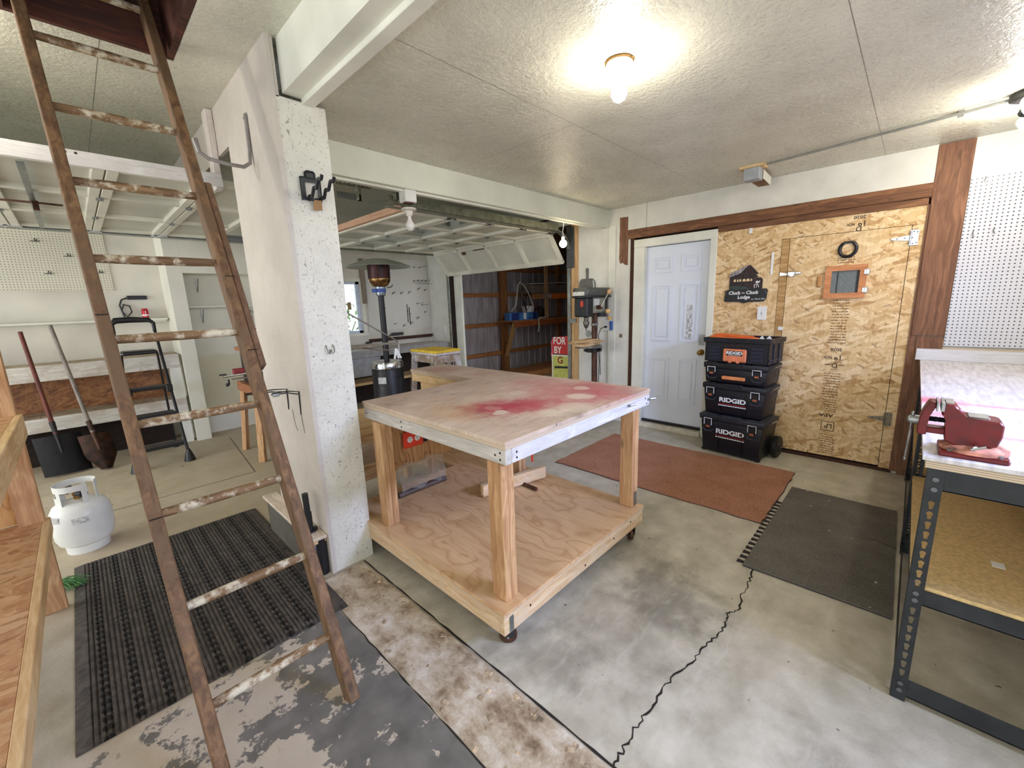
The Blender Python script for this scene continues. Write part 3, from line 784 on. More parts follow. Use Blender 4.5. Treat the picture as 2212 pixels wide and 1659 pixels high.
perfangle(hg, (1.60, 3.4, 2.56), (1, 0.03, 0.03), .30, .04, 'angle')
perfangle(hg, (1.76, 3.4, 2.42), (0, 0, 1), .40, .045, 'angle')
struct('plate', MB().box(1.60, 1.80, 3.398, 3.402, 2.42, 2.47), galv, parent=hg)
tag(MB().tube([(2.03 + .02 * cos(t / 8 * 2 * pi), 4.2, 2.80 + .02 * sin(t / 8 * 2 * pi)) for t in range(8)], .004, 6, True).cyl((2.03, 4.2, 2.815), (2.03, 4.2, 2.84), .004, 6).build('ceiling_hook', blackmetal), 'small dark eye hook screwed into grey ceiling above garage door', 'hook')

# ------------------------------------------------------------------ lamps
def bulb_profile(r=.032, h=.11):
    return [(.013, 0), (.014, -.025), (.020, -.04), (r, -.065), (r * .98, -.08), (r * .72, -.10), (r * .3, -.11), (.002, -.112)]
t = thing('ceiling_lamp', 'lit bare bulb in porcelain holder at centre of main ceiling', 'lamp', (1.89, 1.085, 2.61), 'ceiling lamps')
T = Matrix.Translation((1.89, 1.085, 2.61))
MB().lathe([(.058, 0), (.06, -.012), (.045, -.022), (.028, -.03), (.022, -.055), (.02, -.056)], 28, T).build('lamp_holder', plain('porcelain', (226, 214, 186), .3), t)
MB().tube([(1.89 + .062 * cos(k / 28 * 2 * pi), 1.085 + .062 * sin(k / 28 * 2 * pi), 2.606) for k in range(28)], .004, 6, True).build('trim_ring', brass, t)
MB().lathe([(r, z - .055) for r, z in bulb_profile(.036)], 20, T).build('bulb', bulbM, t)
t = thing('ceiling_lamp', 'dark double-socket lamp with lit bulbs at right end of conduit', 'lamp', (3.86, -.33, 2.61), 'ceiling lamps')
T = Matrix.Translation((3.86, -.33, 2.61))
MB().lathe([(.075, 0), (.075, -.035), (.05, -.045)], 20, T).build('base', greymetal, t)
for dx, dy in ((-.10, -.02), (.10, -.05)):
    Tl = Matrix.Translation((3.86 + dx * .5, -.33 + dy * .5, 2.575)) @ Matrix.Rotation(.9 if dx > 0 else -.9, 4, 'Y').inverted()
    MB().lathe([(.024, 0), (.026, -.04), (.045, -.05), (.05, -.07)], 16, Tl).build('socket', greymetal, t)
    MB().lathe([(r * 1.2, z - .06) for r, z in bulb_profile(.036)], 16, Tl).build('bulb', bulbM, t)
tag(MB().tube([(4.10, 1.0, 2.594), (4.03, .6, 2.594), (3.95, .1, 2.594), (3.885, -.26, 2.594)], .009, 8).box(3.915, 3.955, -.09, -.06, 2.58, 2.61, .003).build('conduit', plain('painted_conduit', (146, 148, 140), .45, .2)), 'thin painted conduit running along ceiling to right hand lamp', 'pipe')
t = thing('junction_box', 'grey junction box on wood block at ceiling above partition', 'box', (4.18, 1.10, 2.50))
MB().box(4.08, 4.22, 1.02, 1.20, 2.592, 2.6115).build('backing_board', paleY, t)
MB().box(4.10, 4.21, 1.05, 1.17, 2.50, 2.594, .004).build('enclosure', plain('grey_box', (166, 172, 174), .45), t)
MB().box(4.215, 4.55, 1.07, 1.165, 2.525, 2.608, .003).build('wood_block', lumber('old_block', (150, 112, 70), (110, 76, 42), 'x'), t)
MB().bar((4.21, 1.045, 2.55), (4.52, 1.06, 2.55), .004, .07).build('paint_drip_face', trimM, t)
t = thing('socket_box', 'white box with porcelain holder and unlit bulb under the header', 'lamp', (1.89, 2.86, 2.33))
MB().box(1.845, 1.945, 2.815, 2.905, 2.325, 2.412, .006).build('box', whitepl, t)
MB().cyl((1.895, 2.86, 2.327), (1.895, 2.86, 2.318), .04, 18).build('opening', redink if False else rustM, t)
MB().tube([(1.895, 2.86, 2.32), (1.905, 2.86, 2.30), (1.895, 2.86, 2.285)], .003, 6).build('wire', black, t)
T = Matrix.Translation((1.895, 2.86, 2.285))
MB().lathe([(.012, .004), (.055, 0), (.058, -.012), (.03, -.02), (.022, -.055), (.018, -.056)], 24, T).build('holder', plain('porcelain_white', (232, 226, 216), .3), t)
MB().lathe([(r, z - .05) for r, z in bulb_profile(.034)], 18, T).build('bulb', frosted, t)
t = thing('pendant_bulb', 'lit bulb hanging on a wire from far end of the header', 'lamp', (3.89, 2.9, 2.12))
MB().tube([(3.86, 2.87, 2.41), (3.90, 2.9, 2.37), (3.885, 2.9, 2.32), (3.89, 2.9, 2.25)], .004, 6).build('wire', whitepl, t)
MB().cyl((3.89, 2.9, 2.255), (3.89, 2.9, 2.215), .018, 12).build('socket', whitepl, t)
MB().ball((3.89, 2.9, 2.18), .042, 16).build('bulb', bulbS, t)
t = thing('ceiling_lamp', 'lit bare bulb on loft ceiling left of the ladder', 'lamp', (-.42, 3.0, 2.84), 'ceiling lamps')
T = Matrix.Translation((-.42, 3.0, 2.84))
MB().lathe([(.058, 0), (.06, -.012), (.045, -.022), (.028, -.03), (.022, -.055), (.02, -.056)], 24, T).build('lamp_holder', plain('porcelain', (226, 214, 186), .3), t)
MB().lathe([(r, z - .055) for r, z in bulb_profile(.036)], 18, T).build('bulb', bulbM, t)

# ------------------------------------------------------------------ ladder
lad = thing('ladder', 'old paint-spattered wooden ladder leaning up into the ceiling hatch', 'ladder', (0.315, 1.46, 0))
ladw = lumber('old_ladder_wood', (130, 98, 66), (78, 54, 34), 'z', .7, dirt=(104, 80, 56))
rungw = lumber('ladder_rung_wood', (142, 112, 76), (92, 66, 42), 'x', .65, dirt=(206, 196, 172), ds=17)
DL = Vector((-.016, .464, 1.0)); dl = DL.normalized(); nl = Vector((0, 1, -.464)).normalized()
def LP(x, z, off=0): return Vector((x - .016 * z, 1.462 + .464 * z, z)) + nl * off
for x in (.530, .100):
    z0 = .012
    MB().bar(LP(x, z0), LP(x, 3.06), .040, .082, nl, .004).build('rail', ladw, lad)
for i in range(10):
    z = .253 + .305 * i
    a, b = LP(.112, z), LP(.518, z)
    MB().tube([a, a + (b - a) * .25, a + (b - a) * .5, a + (b - a) * .75, b], [.0155, .0175, .018, .0175, .0155], 12).build('rung', rungw, lad)
MB().bar(LP(.5645, 1.31, .0), LP(.5645, 2.14, .0), .03, .066, nl, .006).build('splice_board', lumber('splice_wood', (122, 92, 66), (84, 58, 40), 'z'), lad)
for x, z in ((.54, 1.38), (.54, 1.70), (.10, 1.55), (.1, .85)):
    p = LP(x, z, -.040); MB().box(p.x - .018, p.x + .018, p.y - .004, p.y + .002, p.z - .002, p.z + .002).build('binding_wire', darkgap, lad)

# ------------------------------------------------------------------ rolling workbench
wb = thing('workbench', 'L-shaped rolling wooden workbench with red spray paint on top', 'workbench', (1.75, 1.8, 0))
def tabletop():
    g = G('sprayed_plywood', (204, 188, 168), 0.5)
    P = g.xyz(); X, Y = P[0], P[1]
    n2 = g.noise(g.co(), 9, 6, .65); n1 = g.noise(g.co(), 2.5, 4, .6)
    st = g.noise(g.co((8, 60, 1)), 1.2, 4)
    c = g.ramp(n1, [(0.3, (180, 152, 128)), (0.55, (206, 184, 162)), (0.75, (222, 204, 186))])
    c = g.mix(.35, c, g.ramp(st, [(0.35, (164, 134, 110)), (0.65, (216, 198, 180))]))
    w = g.math('MULTIPLY', g.math('SUBTRACT', n2, 0.5), 0.35)
    O = (1.75, 1.8)
    c = g.mix(g.math('MULTIPLY', g.blob(1.36 - O[0], 1.68 - O[1], .26, w, .9, X, Y), .5), c, (204, 166, 110))
    for bx, by, r, a in ((1.50, 1.60, .26, .95), (1.60, 1.54, .24, .9), (1.72, 1.48, .2, .6), (2.05, 1.52, .42, .62), (2.2, 1.32, .32, .7), (1.95, 1.30, .25, .35), (2.2, 1.85, .35, .45), (2.16, 2.92, .2, .4), (1.75, 1.45, .3, .35), (2.32, 1.55, .25, .5), (2.25, 2.5, .15, .15)):
        c = g.mix(g.math('MULTIPLY', g.blob(bx - O[0], by - O[1], r, w, 0.95, X, Y), a), c, (176, 58, 74))
    for bx, by, r, a in ((1.46, 1.50, .05, .8), (2.0, 1.38, .10, .7), (1.62, 1.27, .10, .55), (1.85, 1.75, .07, .45), (2.2, 1.5, .06, .6), (1.78, 1.25, .12, .5), (1.50, 1.60, .05, .25)):
        c = g.mix(g.math('MULTIPLY', g.blob(bx - O[0], by - O[1], r, g.math('MULTIPLY', w, .5), 0.4, X, Y), a), c, (218, 204, 180))
    d = g.noise(g.co(), 4, 7, .7)
    c = g.mix(g.ramp(d, [(.54, 0.0), (.72, .55)]), c, (120, 104, 92))
    sp = g.noise(g.co(), 42, 2, .5)
    c = g.mix(g.ramp(sp, [(.71, 0.0), (.73, .8)]), c, (84, 66, 56))
    g.color(c); g.bump(st, .12, .002); return g.m
topM = tabletop()
L_ = [(1.135, 1.150), (2.440, 1.150), (2.405, 3.235), (2.03, 3.235), (2.03, 2.375), (1.135, 2.375)]
MB().prism(L_, .982, 1.0).build('tabletop', topM, wb)
plyedge = G('plywood_edge', (200, 180, 150), .6); e_ = plyedge.math('FRACT', plyedge.math('MULTIPLY', plyedge.xyz()[2], 130.0))
plyedge.color(plyedge.ramp(e_, [(0, (120, 92, 64)), (.4, (206, 186, 160)), (1, (214, 198, 172))])); plyedge = plyedge.m
def inset(poly, d):
    n = len(poly); out = []
    for i in range(n):
        p, q, r_ = Vector(poly[i - 1]), Vector(poly[i]), Vector(poly[(i + 1) % n])
        a = (q - p).normalized(); b = (r_ - q).normalized(); na = Vector((-a.y, a.x)); nb = Vector((-b.y, b.x))
        k = (na + nb); k = k / max(.3, k.dot(na)); out.append(tuple(q + k * d))
    return out
MB().prism(inset(L_, .004), .962, .982).build('under_ply', plyedge, wb)
apM = whitewood
MB().box(1.139, 1.177, 1.152, 2.373, .895, .9615, .003).build('apron', lumber('whitewash_y', (206, 200, 192), (168, 160, 150), 'y', .5, knots=False, dirt=(190, 184, 174)), wb)
MB().box(1.178, 2.436, 1.152, 1.19, .895, .9615, .003).build('apron', apM, wb)
MB().box(2.385, 2.42, 1.192, 3.2, .895, .9615, .003).build('apron', pineY, wb)
MB().box(1.178, 2.035, 2.336, 2.372, .895, .9615, .003).build('apron', pineX, wb)
MB().box(2.036, 2.074, 2.374, 3.231, .895, .9615, .003).build('apron', paleY, wb)
MB().box(2.076, 2.385, 3.195, 3.232, .895, .9615, .003).build('apron', paleX, wb)
MB().box(2.07, 2.11, 2.40, 3.15, .80, .892, .003).build('brace_board', paleY, wb)
for (x, y) in ((1.135, 1.178), (2.275, 1.172), (1.125, 2.17), (2.145, 2.03), (2.27, 3.09)):
    m_ = MB().box(x, x + .038, y, y + .09, .24, .895, .004).box(x + .039, x + .080, y + .004, y + .088, .24, .93, .004)
    m_.build('leg', pineZ, wb)
D_ = [(1.075, 1.135), (2.365, 1.135), (2.365, 3.25), (2.0, 3.25), (2.0, 2.64), (1.075, 2.64)]
MB().prism(D_, .222, .24).build('deck', deckM, wb)
MB().prism(inset(D_, .002), .212, .222).build('deck_ply', plyedge, wb)
palewide = lumber('frame_pine_x', (224, 200, 162), (190, 152, 108), 'x', dirt=(206, 182, 150))
palewy = lumber('frame_pine_y', (224, 198, 162), (186, 148, 106), 'y', dirt=(206, 180, 150))
MB().box(1.079, 2.361, 1.139, 1.177, .122, .2115, .003).build('skirt_board', palewide, wb)
MB().box(1.079, 1.117, 1.178, 2.636, .122, .2115, .003).build('skirt_board', palewy, wb)
MB().box(2.325, 2.362, 1.178, 3.246, .122, .2115, .003).build('skirt_board', palewy, wb)
MB().box(1.118, 2.04, 2.60, 2.636, .122, .2115, .003).build('skirt_board', palewide, wb)
MB().box(2.004, 2.042, 2.642, 3.246, .122, .2115, .003).build('skirt_board', palewy, wb)
for k, (x, y, a) in enumerate(((1.17, 1.20, 2.3), (2.30, 1.19, .9), (1.15, 2.53, .4), (2.26, 3.17, 1.5))):
    Mc = Matrix.Translation((x, y, 0)) @ Matrix.Rotation(a, 4, 'Z')
    f_ = MB().box(-.035, .035, -.03, .03, .114, .121, .002, Mc)
    for s_ in (-1, 1): f_.prism([(-.02, .04), (.03, .04), (.03, .114), (-.03, .114)], s_ * .02 - .0015, s_ * .02 + .0015, Mc @ basis((0, 0, 0), (1, 0, 0), (0, 0, 1), (0, -1, 0)))
    c_ = f_.build('caster', greymetal, wb)
    W_ = Mc @ basis((.008, .014, .042), (1, 0, 0), (0, 0, 1), (0, -1, 0))
    MB().lathe([(.012, 0), (.030, .002), (.040, .004), (.042, .008), (.042, .020), (.040, .024), (.030, .026), (.012, .028)], 24, W_).build('wheel', rustM, c_)
    MB().cyl(Mc @ Vector((.008, -.024, .042)), Mc @ Vector((.008, .024, .042)), .006, 8).build('axle', chrome, c_)
MB().box(1.20, 2.00, 2.312, 2.332, .53, .895).build('back_panel', panelply, wb)
op = MB().box(1.345, 1.495, 2.292, 2.302, .648, .758, .006).build('outlet_plate', redpl, wb)
rc = MB()
for xx in (1.392, 1.448): rc.lathe([(.020, 0), (.020, .004)], 18, basis((xx, 2.2925, .703), (1, 0, 0), (0, 0, 1), (0, -1, 0)))
rc.build('receptacle', whitepl, op)
sl = MB()
for xx in (1.392, 1.448):
    for dz_, dx in ((.008, -.007), (.008, .007), (-.008, 0)): sl.box(xx + dx - .002, xx + dx + .002, 2.2865, 2.289, .703 + dz_ - .004, .703 + dz_ + .004)
sl.build('slots', black, op)
MB().box(1.35, 1.53, 2.302, 2.312, .655, .75).box(1.497, 1.57, 2.295, 2.312, .665, .735, .006).build('outlet_box', navy, wb)
MB().bar((1.19, 2.17, .93), (1.19, 2.3, .90), .02, .02).build('cleat', pineY, wb) if False else None
for x, z in ((2.16, .945), (2.415, .935)):
    MB().cyl((x, 1.152, z), (x, 1.138, z), .008, 8).cyl((x + .004, 1.14, z + .002), (x + .035, 1.12, z + .004), .006, 8).build('bolt', galv, wb)
for x, y, z in ((1.137, 1.185, .945), (1.137, 1.185, .915), (1.137, 1.215, .93), (1.137, 1.95, .945), (1.137, 1.95, .915), (1.137, 2.34, .93)): MB().cyl((1.1375, y, z), (1.1395, y, z), .005, 8).build('screw_head', darkgap, wb)
for x, z in ((1.205, .94), (1.205, .915), (2.38, .945), (2.40, .91)): MB().cyl((x, 1.1505, z), (x, 1.1525, z), .005, 8).build('screw_head', darkgap, wb)
for x, z in ((1.25, .18), (1.7, .15), (2.0, .17), (2.2, .19)): MB().cyl((x, 1.1375, z), (x, 1.1395, z), .006, 8).build('screw_head', darkgap, wb)
MB().box(1.11, 1.135, 1.136, 1.1385, .13, .205).build('corner_strap', galv, wb)
MB().box(2.30, 2.33, 1.168, 1.1715, .25, .34).build('corner_strap', galv, wb)
# things on and under the deck
pl = MB(); N_ = 14
for i in range(N_):
    for j in range(6): pass
rows = []
for j in range(7):
    z = .375 + j * .029; row = []
    for i in range(15):
        x = 1.29 + i * .0255; y = 2.295 - .012 * sin(i * 1.3 + j) * (1 - j / 8) - .03 * (1 - j / 6.0) ** 2
        row.append(pl.bm.verts.new((x, y, z + .012 * sin(i * .9 + j * 2))))
    rows.append(row)
for a, b in zip(rows, rows[1:]):
    for i in range(14): pl.bm.faces.new((a[i], a[i + 1], b[i + 1], b[i]))
bmesh.ops.solidify(pl.bm, geom=pl.bm.faces[:], thickness=.002)
plr = thing('plastic_curtain', 'clear plastic curtain hanging under the plywood outlet panel, weighted by dark tube', 'curtain', (1.46, 2.29, .34))
pl.build('plastic_sheet', clearM, plr)
MB().cyl((1.27, 2.285, .355), (1.645, 2.285, .352), .021, 14).build('weight_tube', plain('dark_tube', (84, 70, 62), .5, .3), plr)
tag(MB().bar((1.755, 2.02, .295), (2.285, 1.90, .295), .04, .085, b=.003).build('scrap_board', palewide), 'pale scrap board lying across pipe on the workbench deck', 'board')
tag(MB().cyl((2.09, 2.05, .254), (2.075, 1.80, .254), .0135, 14).build('steel_pipe', rustM), 'short rusty steel pipe lying on deck under the scrap board', 'pipe')
cpt = thing('bar_clamp', 'bar clamp with orange red handle hanging by the rear workbench leg', 'clamp', (2.26, 2.0, .36))
MB().box(2.235, 2.25, 1.975, 1.99, .36, .46, .004).build('handle', redpl, cpt)
MB().box(2.238, 2.248, 1.978, 1.988, .46, .89).build('bar', blackmetal, cpt)
# ------------------------------------------------------------------ floor coverings
def wavy(x0, x1, y0, y1, n, amp):
    e = []
    for k in range(n): e.append((x0 + (x1 - x0) * k / n, y0 + random.uniform(-amp, amp)))
    for k in range(n): e.append((x1 + random.uniform(-amp, amp), y0 + (y1 - y0) * k / n))
    for k in range(n): e.append((x1 - (x1 - x0) * k / n, y1 + random.uniform(-amp, amp)))
    for k in range(n): e.append((x0 + random.uniform(-amp, amp), y1 - (y1 - y0) * k / n))
    return e
g = G('rug_pile', (130, 84, 62), 0.95, spec=.1)
n_ = g.noise(g.co(), 90, 4, .7); nb = g.noise(g.co(), 4, 5, .6)
c = g.ramp(n_, [(.3, (122, 82, 62)), (.5, (172, 122, 98)), (.7, (210, 166, 142))])
c = g.mix(.4, c, g.ramp(nb, [(.35, (140, 92, 64)), (.65, (180, 132, 108))]))
g.color(c); g.bump(n_, .8, .01); rugM = g.m
rug = thing('rug', 'brown flat carpet runner lying on concrete before the white door', 'rug', (3.61, 1.5, 0))
pw_ = wavy(3.055, 4.165, .605, 2.385, 22, .007)
MB().prism(pw_, .003, .013, b=.0015).build('pile', rugM, rug)
MB().prism(inset(pw_, -.004), .0, .003).build('backing', black, rug)
fm = thing('foam_mat', 'grey interlocking foam mat with toothed edge on concrete by bench', 'mat', (3.15, .25, 0))
g = G('foam_grey', (92, 88, 82), .85, spec=.25)
a = g.noise(g.co(), 3, 6, .65); b = g.noise(g.co(), 70, 3); sc = g.noise(g.co((2, 24, 1), (0, 0, 1.1)), 2, 5, .7)
c = g.ramp(a, [(.3, (82, 78, 73)), (.7, (112, 108, 100))]); c = g.mix(.25, c, g.ramp(b, [(.35, (70, 66, 62)), (.65, (124, 118, 110))]))
c = g.mix(g.ramp(sc, [(.66, 0.0), (.74, .4)]), c, (140, 134, 124)); sp = g.noise(g.co(), 22, 2); c = g.mix(g.ramp(sp, [(.745, 0.0), (.755, .9)]), c, (206, 200, 188))
g.color(c); g.bump(b, .3, .003); foamM = g.m
base = [(2.485, -.085), (3.825, -.065), (3.82, .565), (2.475, .565)]
MB().prism(base, .006, .013).build('surface', foamM, fm)
te = MB().prism(inset(base, .001), 0, .006)
x = 2.50
while x < 3.52:
    te.prism([(x, .56), (x + .022, .56), (x + .020, .585), (x + .026, .603), (x - .004, .603), (x + .002, .585)], 0, .008); x += .060
te.build('toothed_edge', black, fm)
MB().bar((3.22, -.08, .0134), (3.27, .02, .0134), .006, .0012).bar((3.27, .02, .0134), (3.24, .10, .0134), .004, .0012).build('tear', black, fm)
# ribbed rubber mat
rm = thing('rubber_mat', 'black ribbed rubber mat with drainage holes under the ladder', 'mat', (.255, 2.84, 0))
mb = MB(); bm = mb.bm; X0, X1, Y0, Y1 = -.25, .765, 2.01, 3.67
xs = []; x = X0 + .05
prof = [(X0, 0.0), (X0, .006), (X0 + .045, .016)]
while x < X1 - .06:
    prof += [(x, .010), (x + .003, .017), (x + .012, .017), (x + .015, .010)]; x += .0185
prof += [(X1 - .045, .016), (X1, .006), (X1, 0.0)]
ysamp = [Y0, Y0 + .03] + [Y0 + .03 + k * (Y1 - Y0 - .06) / 20 for k in range(1, 20)] + [Y1 - .03, Y1]
grid = []
for yy in ysamp:
    ed = .35 if yy in (Y0, Y1) else 1.0
    grid.append([bm.verts.new((px_, yy, pz_ * ed)) for px_, pz_ in prof])
for a, b in zip(grid, grid[1:]):
    for i in range(len(prof) - 1): bm.faces.new((a[i], a[i + 1], b[i + 1], b[i]))
bm.faces.new([v for v in grid[0]]); bm.faces.new([v for v in reversed(grid[-1])])
bm.faces.new([r[0] for r in grid] + [r[-1] for r in reversed(grid)])
g = G('ribbed_rubber', (56, 52, 49), .7)
P = g.xyz(); fx = g.math('SUBTRACT', g.math('FRACT', g.math('MULTIPLY', P[0], 1 / .092)), .5)
row = g.math('FLOOR', g.math('MULTIPLY', P[0], 1 / .092))
fy = g.math('SUBTRACT', g.math('FRACT', g.math('ADD', g.math('MULTIPLY', P[1], 1 / .05), g.math('MULTIPLY', row, .37))), .5)
dd = g.math('SQRT', g.math('ADD', g.math('MULTIPLY', g.math('MULTIPLY', fx, fx), 3.4), g.math('MULTIPLY', fy, fy)))
hole = g.math('MULTIPLY', g.math('LESS_THAN', dd, .34), g.inrange(P[0], -.455, .455))
nn = g.noise(g.co(), 30, 4, .6)
c = g.ramp(nn, [(.3, (44, 40, 38)), (.7, (92, 84, 76))])
c = g.mix(hole, c, (12, 11, 11)); g.color(c)
g.bump(g.math('SUBTRACT', g.math('MULTIPLY', nn, .3), g.math('MULTIPLY', hole, 1.5)), .7, .006)
mb.build('ribs', g.m, rm)
MB().box(X0 + .04, X1 - .04, 2.83, 2.836, .0165, .0178).build('seam', black, rm)

# ------------------------------------------------------------------ tool box stack
TBX, TBY, TBR = 4.425, 1.155, radians(-6.5)
def tbroot(label, z, name='tool_box'):
    t = thing(name, label, 'tool box', (TBX, TBY, z), 'stacked tool boxes'); return t
def rimbox(mb, x0, x1, y0, y1, z0, z1, taper=.012, b=.012):
    """tapered tub, narrower at the base"""
    lo = [(x0 + taper, y0 + taper), (x1 - taper, y0 + taper), (x1 - taper, y1 - taper), (x0 + taper, y1 - taper)]
    hi = [(x0, y0), (x1, y0), (x1, y1), (x0, y1)]
    v0 = [mb.bm.verts.new((a, b_, z0)) for a, b_ in lo]; v1 = [mb.bm.verts.new((a, b_, z1)) for a, b_ in hi]
    f = [mb.bm.faces.new(v0[::-1]), mb.bm.faces.new(v1)]
    for i in range(4): f.append(mb.bm.faces.new((v0[i], v0[(i + 1) % 4], v1[(i + 1) % 4], v1[i])))
    bmesh.ops.bevel(mb.bm, geom=list({e for q in f for e in q.edges}), offset=b, segments=2, profile=.5, affect='EDGES')
    return mb
def logo(t, xf, y, z, size):
    MB().text('RIDGID', size, onwall(xf - .001, y, z), .0008, size * .035, sx=1.28, space=1.0).build('lettering', whiteink, t)
    w = size * 2.2
    MB().box(xf - .0018, xf - .0005, y - w, y + w, z - size * .68, z - size * .60).build('red_line', redink, t)
    d = MB(); yy = y - w
    while yy < y + w - .004:
        ln = random.uniform(.010, .024); d.box(xf - .0018, xf - .0005, yy, min(yy + ln, y + w), z - size * 1.02, z - size * .86); yy += ln + .004
    d.build('small_print', whiteink, t)
def latch(t, xf, y, ztop, h=.085):
    l = MB().box(xf - .020, xf - .002, y - .030, y + .030, ztop - h, ztop - .012, .005).box(xf - .024, xf - .004, y - .026, y + .026, ztop - .014, ztop + .018, .006).build('latch', black, t)
    w = .036
    MB().tube([(xf - .020, y - w, ztop - h * .75), (xf - .024, y - w, ztop + .004), (xf - .024, y + w, ztop + .004), (xf - .020, y + w, ztop - h * .75)], .0042, 6).build('wire_loop', plain('bright_wire', (226, 226, 226), .35, .2), l)
    MB().box(xf - .022, xf - .018, y - .018, y + .018, ztop - h - .003, ztop - h + .014).build('tab', plain('dull_orange', (176, 96, 62), .5), l)
    MB().tube([(xf - .004, y + .048, ztop - h - .025), (xf - .006, y + .028, ztop - h - .045), (xf - .006, y - .028, ztop - h - .045), (xf - .004, y - .048, ztop - h - .025)], .006, 6).build('grip_rib', plain('grip_grey', (60, 62, 70), .5), l)
F0 = TBX - .185
# rolling box
t = tbroot('black rolling tool box with wheels at the bottom of the stack', 0)
rimbox(MB(), F0, F0 + .37, TBY - .285, TBY + .285, .012, .335, .02).build('body', navy, t)
lid = rimbox(MB(), F0 - .012, F0 + .37, TBY - .305, TBY + .305, .335, .395, .004, .014)
for yy in (-.2, 0, .2): lid.box(F0 + .01, F0 + .36, TBY + yy - .06, TBY + yy + .06, .392, .402, .004)
lid.box(F0 - .016, F0 + .05, TBY - .09, TBY + .09, .372, .404, .008)
lid.build('lid', plain('lid_plastic', (38, 40, 48), .5, var=.15), t)
logo(t, F0 + .004, TBY, .235, .062)
latch(t, F0, TBY + .205, .352); latch(t, F0, TBY - .205, .352)
for yy in (-.1115, .1115): MB().box(F0 + .002, F0 + .012, TBY + yy - .0035, TBY + yy + .0035, .04, .32).build('front_rib', navy, t)
for s_ in (-1, 1):
    yb = TBY + s_ * .285
    W_ = basis((F0 + .30, yb - (.0 if s_ > 0 else .07), .105), (1, 0, 0), (0, 0, 1), (0, -1, 0)) if False else basis((F0 + .305, yb - .075 * (s_ < 0), .105), (1, 0, 0), (0, 0, -1), (0, 1, 0))
    MB().lathe([(.03, 0), (.055, .006), (.06, .014), (.092, .014), (.104, .022), (.105, .055), (.100, .066), (.06, .064), (.055, .07), (.02, .072)], 28, W_).build('wheel', black, t)
    MB().cyl((F0 + .305, yb + s_ * .0, .105), (F0 + .305, yb + s_ * .079, .105), .009, 10).build('axle', chrome, t)
MB().box(F0 + .02, F0 + .06, TBY - .275, TBY - .23, 0, .03, .006).box(F0 + .02, F0 + .06, TBY + .23, TBY + .275, 0, .03, .006).build('foot', black, t)
for s_ in (-1, 1):
    MB().tube([(F0 + .12, TBY + s_ * .305, .36), (F0 + .12, TBY + s_ * .325, .375), (F0 + .25, TBY + s_ * .325, .375), (F0 + .25, TBY + s_ * .305, .36)], .0045, 6).build('side_wire', chrome, t)
# medium box
def upper(label, z, h, big):
    t = tbroot(label, z); D = .345; x0 = TBX - .175
    rimbox(MB(), x0, x0 + D, TBY - .28, TBY + .28, z + .008, z + h - .06, .018 if big else .008).build('body', navy, t)
    lid = rimbox(MB(), x0 - .010, x0 + D, TBY - .295, TBY + .295, z + h - .062, z + h - .004, .003, .014)
    lid.box(x0 - .014, x0 + .05, TBY - .09, TBY + .09, z + h - .028, z + h + .003, .008)
    for yy in (-.21, .21): lid.box(x0 - .006, x0 + D - .01, TBY + yy - .05, TBY + yy + .05, z + h - .008, z + h + .001, .003)
    lid.build('lid', plain('lid_dark', (26, 28, 36), .48, var=.12), t)
    for s_ in (-1, 1):
        latch(t, x0, TBY + s_ * .205, z + h - .05, .075 if big else .062)
        MB().tube([(x0 + .09, TBY + s_ * .292, z + h - .05), (x0 + .09, TBY + s_ * .315, z + h - .02), (x0 + .26, TBY + s_ * .315, z + h - .02), (x0 + .26, TBY + s_ * .292, z + h - .05)], .0045, 6).build('side_wire', chrome, t)
    if big:
        logo(t, x0 + .001, TBY, z + .155, .058)
        for yy in (-.1165, .1165): MB().box(x0 + .001, x0 + .01, TBY + yy - .0035, TBY + yy + .0035, z + .03, z + h - .07).build('front_rib', navy, t)
    else: MB().box(x0 - .022, x0 + .002, TBY - .105, TBY + .105, z + .045, z + .078, .006).build('handle', plain('orange_grip', (222, 140, 86), .45), t)
    return t
upper('black medium tool box second from the bottom, with white lettering', .402, .315, True)
upper('black slim organizer box with orange handle, third from the bottom', .718, .205, False)
# open crate
t = tbroot('black open crate with orange latch at the top of the stack', .926, 'tool_crate'); t['category'] = 'crate'
x0, D, z, h = TBX - .18, .35, .926, .235
mb = MB()
mb.box(x0 + .01, x0 + D - .01, TBY - .275, TBY + .275, z + .004, z + .016)
for a in ((x0, x0 + .012, TBY - .285, TBY + .285), (x0 + D - .012, x0 + D, TBY - .285, TBY + .285), (x0, x0 + D, TBY - .285, TBY - .273), (x0, x0 + D, TBY + .273, TBY + .285)): mb.box(a[0], a[1], a[2], a[3], z + .004, z + h - .01, .002)
mb.build('body', navy, t)
rim = MB()
for a in ((x0 - .014, x0 + .014, TBY - .30, TBY + .30), (x0 + D - .014, x0 + D + .012, TBY - .30, TBY + .30), (x0, x0 + D, TBY - .30, TBY - .274), (x0, x0 + D, TBY + .274, TBY + .30)): rim.box(a[0], a[1], a[2], a[3], z + h - .045, z + h, .004)
for k in range(9): rim.box(x0 - .017, x0 - .010, TBY - .28 + k * .069, TBY - .272 + k * .069, z + h - .05, z + h - .002)
rim.build('rim', navy, t)
rb = MB()
